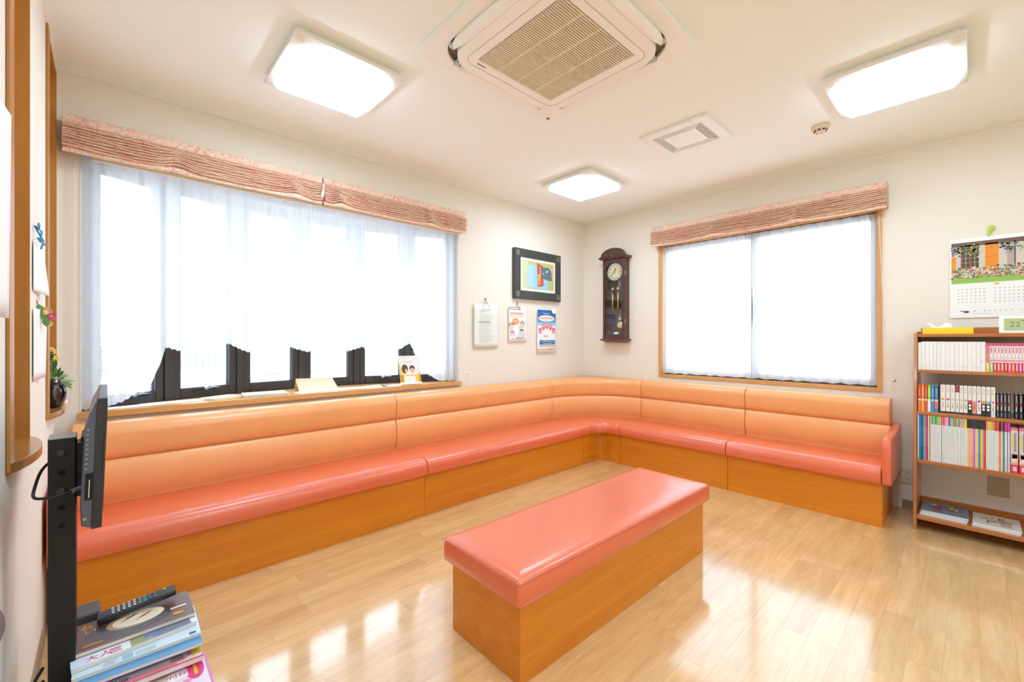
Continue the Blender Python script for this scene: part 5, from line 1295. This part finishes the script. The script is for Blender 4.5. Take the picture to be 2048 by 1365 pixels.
# magazines piled on the stand: each lower one is pulled further out towards the viewer
def pile():
    def on(px, py, z):
        a, c = ray(px); d = (CAM_Z-z)/((py-HORIZON)/F_PX); return Vector((a*d, c*d, z))
    def mag(L0, R0, z, th, W_, cover, label, art, name='magazine', group='magazines piled on the television stand', pages=(226, 222, 214)):
        p, q = on(*L0, z), on(*R0, z); u = (q-p); u.z = 0; lx = u.length; u.normalize(); v = Vector((-u.y, u.x, 0)); c = p+u*lx/2+v*W_/2
        return flat_mag(c.x, c.y, z-th, lx, W_, th, math.atan2(u.y, u.x), cover, label, 'magazine', group, art, pages)
    def art1(pr, lx, ly):
        pr.disc(flat((70, 60, 62), .3), lx*.44, ly*.45, .10, .062, 28); pr.layer(); pr.disc(flat((176, 140, 110), .3), lx*.50, ly*.55, .068, .044, 28); pr.layer(); pr.disc(flat((238, 228, 206), .3), lx*.52, ly*.56, .060, .038, 28); pr.layer()
        pr.disc(flat((226, 214, 190), .3), lx*.50, ly*.56, .052, .032, 24); pr.layer()
        for a, c, s in ((.42, .60, .02), (.47, .66, .018), (.55, .52, .02), (.60, .58, .016)): pr.poly(flat((196, 96, 40)), [(lx*a-s, ly*c-.012), (lx*a-s*.2, ly*c-.002), (lx*a+s, ly*c+.014), (lx*a+s*.1, ly*c+.012)])
        O = flat((236, 150, 30)); pr.text(O, 'お', lx*.09, ly*.80, .030); pr.text(O, 'い', lx*.12, ly*.62, .030); pr.disc(O, lx*.86, ly*.20, .014, .008)
        pr.rect(flat((214, 206, 206)), lx*.80, ly*.40, lx*.95, ly*.47); W__ = flat((230, 224, 220))
        pr.text(W__, 'スープ', lx*.72, ly*.90, .024); pr.rect(W__, lx*.24, ly*.935, lx*.46, ly*.95); pr.rect(flat((190, 120, 60)), lx*.06, ly*.10, lx*.22, ly*.16)
    def art2(pr, lx, ly):
        P_ = flat((226, 60, 120)); pr.rect(flat((150, 160, 110), .4), lx*.44, 0, lx*.62, ly*.25); pr.rect(flat((120, 130, 150), .4), lx*.62, 0, lx*.95, ly*.25); pr.layer(); pr.rect(flat((110, 130, 200), .4), lx*.55, ly*.08, lx*.68, ly*.2); pr.layer(); pr.rect(flat((206, 220, 240)), 0, 0, lx*.14, ly*.25); pr.layer()
        pr.text(P_, '大人', lx*.20, ly*.11, .028); pr.rect(flat((220, 90, 100)), lx*.28, ly*.04, lx*.37, ly*.06); pr.rect(flat((220, 90, 100)), lx*.28, ly*.09, lx*.36, ly*.11); pr.rect(flat((220, 90, 100)), lx*.28, ly*.14, lx*.37, ly*.17)
    def art3(pr, lx, ly):
        pr.rect(flat((146, 186, 214)), lx*.36, .003, lx*.44, ly*.16); pr.rect(flat((170, 206, 206)), lx*.46, .006, lx*.62, ly*.13); pr.lines(flat((110, 130, 150)), lx*.22, lx*.34, .006, .02, 3, .002); pr.rect(flat((60, 90, 160)), lx*.90, .008, lx*.96, .020)
    def art5(pr, lx, ly):
        pr.rect(flat((248, 236, 236)), .004, .004, lx-.004, .045); pr.layer(); pr.lines(flat((226, 60, 110)), lx*.3, lx*.95, .008, .022, 3, .004); pr.rect(flat((230, 70, 60)), lx*.3, .001, lx, .006); pr.rect(flat((226, 70, 150)), lx*.05, .010, lx*.2, .035); pr.lines(INK, lx*.72, lx*.86, .026, .042, 4, .0025)
        pr.rect(flat((246, 186, 40)), lx*.90, .02, lx, .07); pr.rect(flat((240, 120, 170)), lx*.86, .025, lx*.90, .06)
        pr.text(INK, '漫画', lx*.30, .025, .022)
    def art6(pr, lx, ly):
        pr.rect(flat((236, 220, 236)), .006, .006, lx-.006, ly-.006); pr.layer()
        pr.rect(flat((120, 60, 150)), lx*.02, ly*.9, lx*.62, ly*.97); pr.disc(flat((206, 40, 150)), lx*.2, ly*.8, .03, .02); pr.disc(flat((214, 206, 190)), lx*.5, ly*.7, .045, .04, 18); pr.disc(flat((226, 70, 130)), lx*.88, ly*.66, .022, .05, 18); pr.layer(); pr.rect(PAPER, lx*.62, ly*.78, lx*.80, ly*.95); pr.rect(PAPER, lx*.66, ly*.55, lx*.82, ly*.74); pr.layer()
        pr.text(flat((110, 60, 140)), '増刊', lx*.71, ly*.86, .024); pr.text(flat((190, 60, 120)), '付録', lx*.74, ly*.64, .022); pr.rect(flat((240, 190, 60)), lx*.87, ly*.5, lx*.9, ly*.82)
        for k in range(14): pr.disc(flat(random.choice(((206, 60, 160), (150, 80, 180), (236, 150, 190), (110, 70, 60)))), random.uniform(.02, lx-.03), random.uniform(.01, ly*.5), .012, .009)
    mag((147, 1312), (390, 1225), .392, .012, .162, (104, 68, 56), 'brown food magazine with a bowl of soup on its cover, topmost of the pile', art1)
    mag((142, 1343), (394, 1242), .379, .010, .175, (226, 232, 238), 'white magazine with pink characters directly under the brown one', art2)
    mag((142, 1362), (402, 1265), .368, .009, .175, (206, 222, 232), 'pale blue-white magazine, third from the top of the pile', art3)
    mag((150, 1380), (405, 1285), .3585, .010, .175, (90, 152, 196), 'blue magazine, lowest on the black stand shelf', None)
    mag((150, 1412), (407, 1311), .330, .014, .19, (240, 150, 180), 'pink lettered magazine sticking out below the black shelf', art5)
    mag((151, 1506), (432, 1376), .305, .020, .19, (214, 120, 190), 'purple and pink comic magazine at the bottom of the pile', art6)
    # rack under the shelf that carries the two lowest
    b = MB(); b.box(-.10, 1.33, .272, .20, 1.58, .284)
    for x in (-.095, .179):
        b.box(x, 1.68, .284, x+.010, 1.70, .3349)
    b.box(-.10, 1.58, .272, .20, 1.75, .284).box(-.095, 1.66, .018, -.085, 1.70, .272).box(.185, 1.66, .018, .195, 1.70, .272)
    o = mk('magazine_rack', b, BLACK); tag(o, 'black lower rack carrying the pink and purple magazines by the television stand', 'rack')
    # dark box and remote at the back of the pile
    b = MB(); b.box(-.083, 1.845, .3475, -.012, 1.93, .408); o = mk('tuner_box', b, mat('dark_box', (74, 68, 70), .5), bevel=.006, seg=3); tag(o, 'dark grey box at the back of the magazine pile beside the remote control', 'box')
    t = thing('remote_control', 'black television remote control with many small buttons lying on the brown magazine', 'remote control', (.075, 1.805, .3923))
    b = MB(); b.box(-.094, -.021, .001, .094, .021, .019); o = mk('body', b, BLACKP, t, bevel=.005, seg=3, own=(0,0,0)); o.location = (0,0,0)
    cols_ = [flat((206, 208, 206)), flat((90, 170, 160)), flat((230, 196, 60)), flat((90, 100, 110))]
    for i in range(13):
        for j in range(3):
            b = MB(); x = -.086+i*.0125; y = -.012+j*.012; b.box(x, y-.003, .0191, x+.006, y+.003, .0208)
            m = cols_[0] if 2 <= i <= 6 else (cols_[1] if i in (7, 8) else cols_[3])
            if i == 12: m = cols_[2] if j == 2 else cols_[3]
            if i in (9, 10) and j == 1: continue
            o = mk('button', b, m, t, own=(0,0,0)); o.location = (0,0,0)
    b = MB(); b.lathe([(.010, .0191), (.010, .021), (.006, .021), (.006, .0191)], (.035, 0, 0), 16); o = fixn(mk('cursor_ring', b, cols_[3], t, own=(0,0,0))); o.location = (0,0,0)
    t.rotation_euler = (math.radians(6), math.radians(-4), math.radians(2)); t.location.z += .010
pile()
# folded chair leaning on the side wall, only its back edge peeks into view
t = thing('folding_chair', 'dark grey rounded chair back just peeking in at the far left edge', 'chair', (XC+.04, 1.2, 0))
CH = mat('chair_grey', (96, 98, 102), .5)
b = MB(); rows = []
for k in range(9):
    s = k/8; w_ = math.sin(PI*(.08+.84*s))**.5
    rows.append([(XC+.012+.048*w_*q, 1.06+.17*(1-.15*(1-w_)), .665+.15*s) if q >= .5 else (XC+.012, .80+.0, .665+.15*s) for q in (0, .5, .8, 1, .8)])
rows = []
for k in range(11):
    s = k/10; w_ = max(.15, math.sin(PI*s))**.5
    z = .675+.125*s
    rows.append([(XC+.014, .86, z), (XC+.014+.044*w_, .86, z), (XC+.014+.044*w_, 1.19, z), (XC+.014+.030*w_, 1.21, z), (XC+.014, 1.21, z)])
b.grid(rows, True, True); fixn(mk('backrest', b, CH, t, bevel=.006, seg=3))
b = MB()
for y in (.90, 1.16): b.tube([(XC+.026, y, .70), (XC+.030, y, .35), (XC+.045, y, .012)], .010, 8)
fixn(mk('leg_frame', b, BLACK, t, smooth=True))
b = MB(); b.box(XC+.012, .92, .30, XC+.034, 1.14, .62); mk('seat', b, CH, t, bevel=.006)

# ------------------------------------------------------------------ outside, pale and overexposed
GZ = -.45
b = MB(); b.box(-30, 4.3, GZ-.1, 34, 40, GZ).box(4.7, -30, GZ-.1, 34, 4.3, GZ); o = mk('ground', b, mat('pale_concrete', (222, 222, 218), .9)); o['kind'] = 'structure'
b = MB(); b.add([(-3, 6.2, GZ), (1.8, 10.58, GZ), (1.8, 10.58, .67), (-3, 6.2, .60)], [(0,1,2,3)]); o = mk('garden_wall', b, mat('pale_wall', (236, 236, 232), .9)); sm = o.modifiers.new('s', 'SOLIDIFY'); sm.thickness = .12; sm.offset = -1
tag(o, 'low white garden wall outside the bow window', 'wall')
t = thing('picket_fence', 'pale grey picket fence on the garden wall outside the bow window', 'fence', (0, 9, .7))
FE = mat('fence_grey', (150, 152, 156), .8)
p0, p1 = Vector((-3, 6.2, .60)), Vector((1.8, 10.58, .67)); N = 40
me0 = None
for k in range(N):
    p = p0.lerp(p1, (k+.5)/N)
    if me0 is None:
        b = MB(); b.box(-.02, -.02, .0, .02, .02, .50); o = mk('picket', b, FE, t, own=(0,0,0)); me0 = o.data
    else: o = bpy.data.objects.new('picket', me0); C.objects.link(o); o.parent = t
    o.location = p-WL[t]+Vector((0, .08, .001))
b = MB(); b.tube([p0+Vector((0, .08, .42)), p1+Vector((0, .08, .42))], .02, 4).tube([p0+Vector((0, .08, .12)), p1+Vector((0, .08, .12))], .02, 4); mk('rail', b, FE, t)
# parked car
def car():
    t = thing('parked_car', 'pale parked car outside, seen through the middle pane of the bow window', 'car', (3.15, 11.8, GZ)); cx_, cy_ = 3.15, 11.8
    BODY = mat('car_paint', (214, 222, 228), .3, coat=.5); GL = mat('car_glass', (176, 184, 188), .3)
    b = MB(); rows = []
    for y, h, w_ in ((-2.0, .62, .70), (-1.9, .78, .80), (-1.2, .92, .84), (0, .96, .85), (1.4, .95, .84), (1.9, .85, .80), (2.0, .6, .70)):
        rows.append([(cx_-w_, cy_+y, GZ+.22), (cx_-w_-.02, cy_+y, GZ+h*.6), (cx_-w_+.08, cy_+y, GZ+h), (cx_+w_-.08, cy_+y, GZ+h), (cx_+w_+.02, cy_+y, GZ+h*.6), (cx_+w_, cy_+y, GZ+.22)])
    b.grid(rows, True, True); fixn(mk('body', b, BODY, t, smooth=True, bevel=.02))
    b = MB(); rows = [[(cx_-w_, cy_+y, GZ+z), (cx_-w_+.06, cy_+y+dy, GZ+z2), (cx_+w_-.06, cy_+y+dy, GZ+z2), (cx_+w_, cy_+y, GZ+z)] for y, z, w_, z2, dy in ((-1.2, .93, .74, .96, 0), (-.5, .95, .76, 1.40, .1), (.9, .95, .76, 1.42, 0), (1.5, .94, .72, 1.0, 0))]
    b.grid(rows, True, True); fixn(mk('cabin', b, BODY, t))
    b = MB(); b.add([(cx_-.66, cy_-1.12, GZ+1.0), (cx_+.66, cy_-1.12, GZ+1.0), (cx_+.60, cy_-.50, GZ+1.37), (cx_-.60, cy_-.50, GZ+1.37)], [(0,1,2,3)]); mk('windscreen', b, GL, t)
    for sx in (-1, 1):
        for sy in (-1.3, 1.3):
            b = MB(); b.lathe([(.001, -.1), (.30, -.1), (.32, -.08), (.32, .08), (.30, .1), (.001, .1)], (cx_+sx*.76, cy_+sy, GZ+.32), 20, 'x'); fixn(mk('wheel', b, BLACKP, t, smooth=True))
        b = MB(); b.lathe([(.001, -.03), (.09, -.02), (.10, 0)], (cx_+sx*.6, cy_-1.97, GZ+.62), 14, 'y'); fixn(mk('headlight', b, mat('lamp_glass', (200, 206, 212), .1), t))
car()
for cxh, cyh, w_, h_, lab in ((9.5, 24, 9, 6, 'pale two-storey house outside beyond the bow window'), (-6, 26, 8, 5, 'pale house far left outside the bow window')):
    t = thing('house', lab, 'house', (cxh, cyh, GZ))
    b = MB(); b.box(cxh-w_/2, cyh, GZ, cxh+w_/2, cyh+7, GZ+h_); mk('house_wall', b, mat('pale_wall', (236, 236, 232), .9), t)
    b = MB(); b.add([(cxh-w_/2-.4, cyh-.4, GZ+h_), (cxh+w_/2+.4, cyh-.4, GZ+h_), (cxh+w_/2+.4, cyh+7.4, GZ+h_), (cxh-w_/2-.4, cyh+7.4, GZ+h_), (cxh-w_/2+.5, cyh+3.5, GZ+h_+2), (cxh+w_/2-.5, cyh+3.5, GZ+h_+2)], [(0,1,5,4),(2,3,4,5),(1,2,5),(3,0,4),(3,2,1,0)]); mk('roof', b, mat('roof_grey', (150, 150, 154), .8), t)
    for k in range(3):
        for z in (1.2, 3.6):
            if z+1.2 < h_:
                x = cxh-w_/2+w_*(k+.5)/3; b = MB(); b.box(x-.7, cyh-.06, GZ+z, x+.7, cyh-.005, GZ+z+1.1); f_ = mk('window', b, mat('far_frame', (226, 228, 230), .5), t)
                b = MB(); b.box(x-.62, cyh-.07, GZ+z+.07, x+.62, cyh-.0605, GZ+z+1.03); mk('pane', b, mat('far_glass', (196, 206, 212), .3), f_)
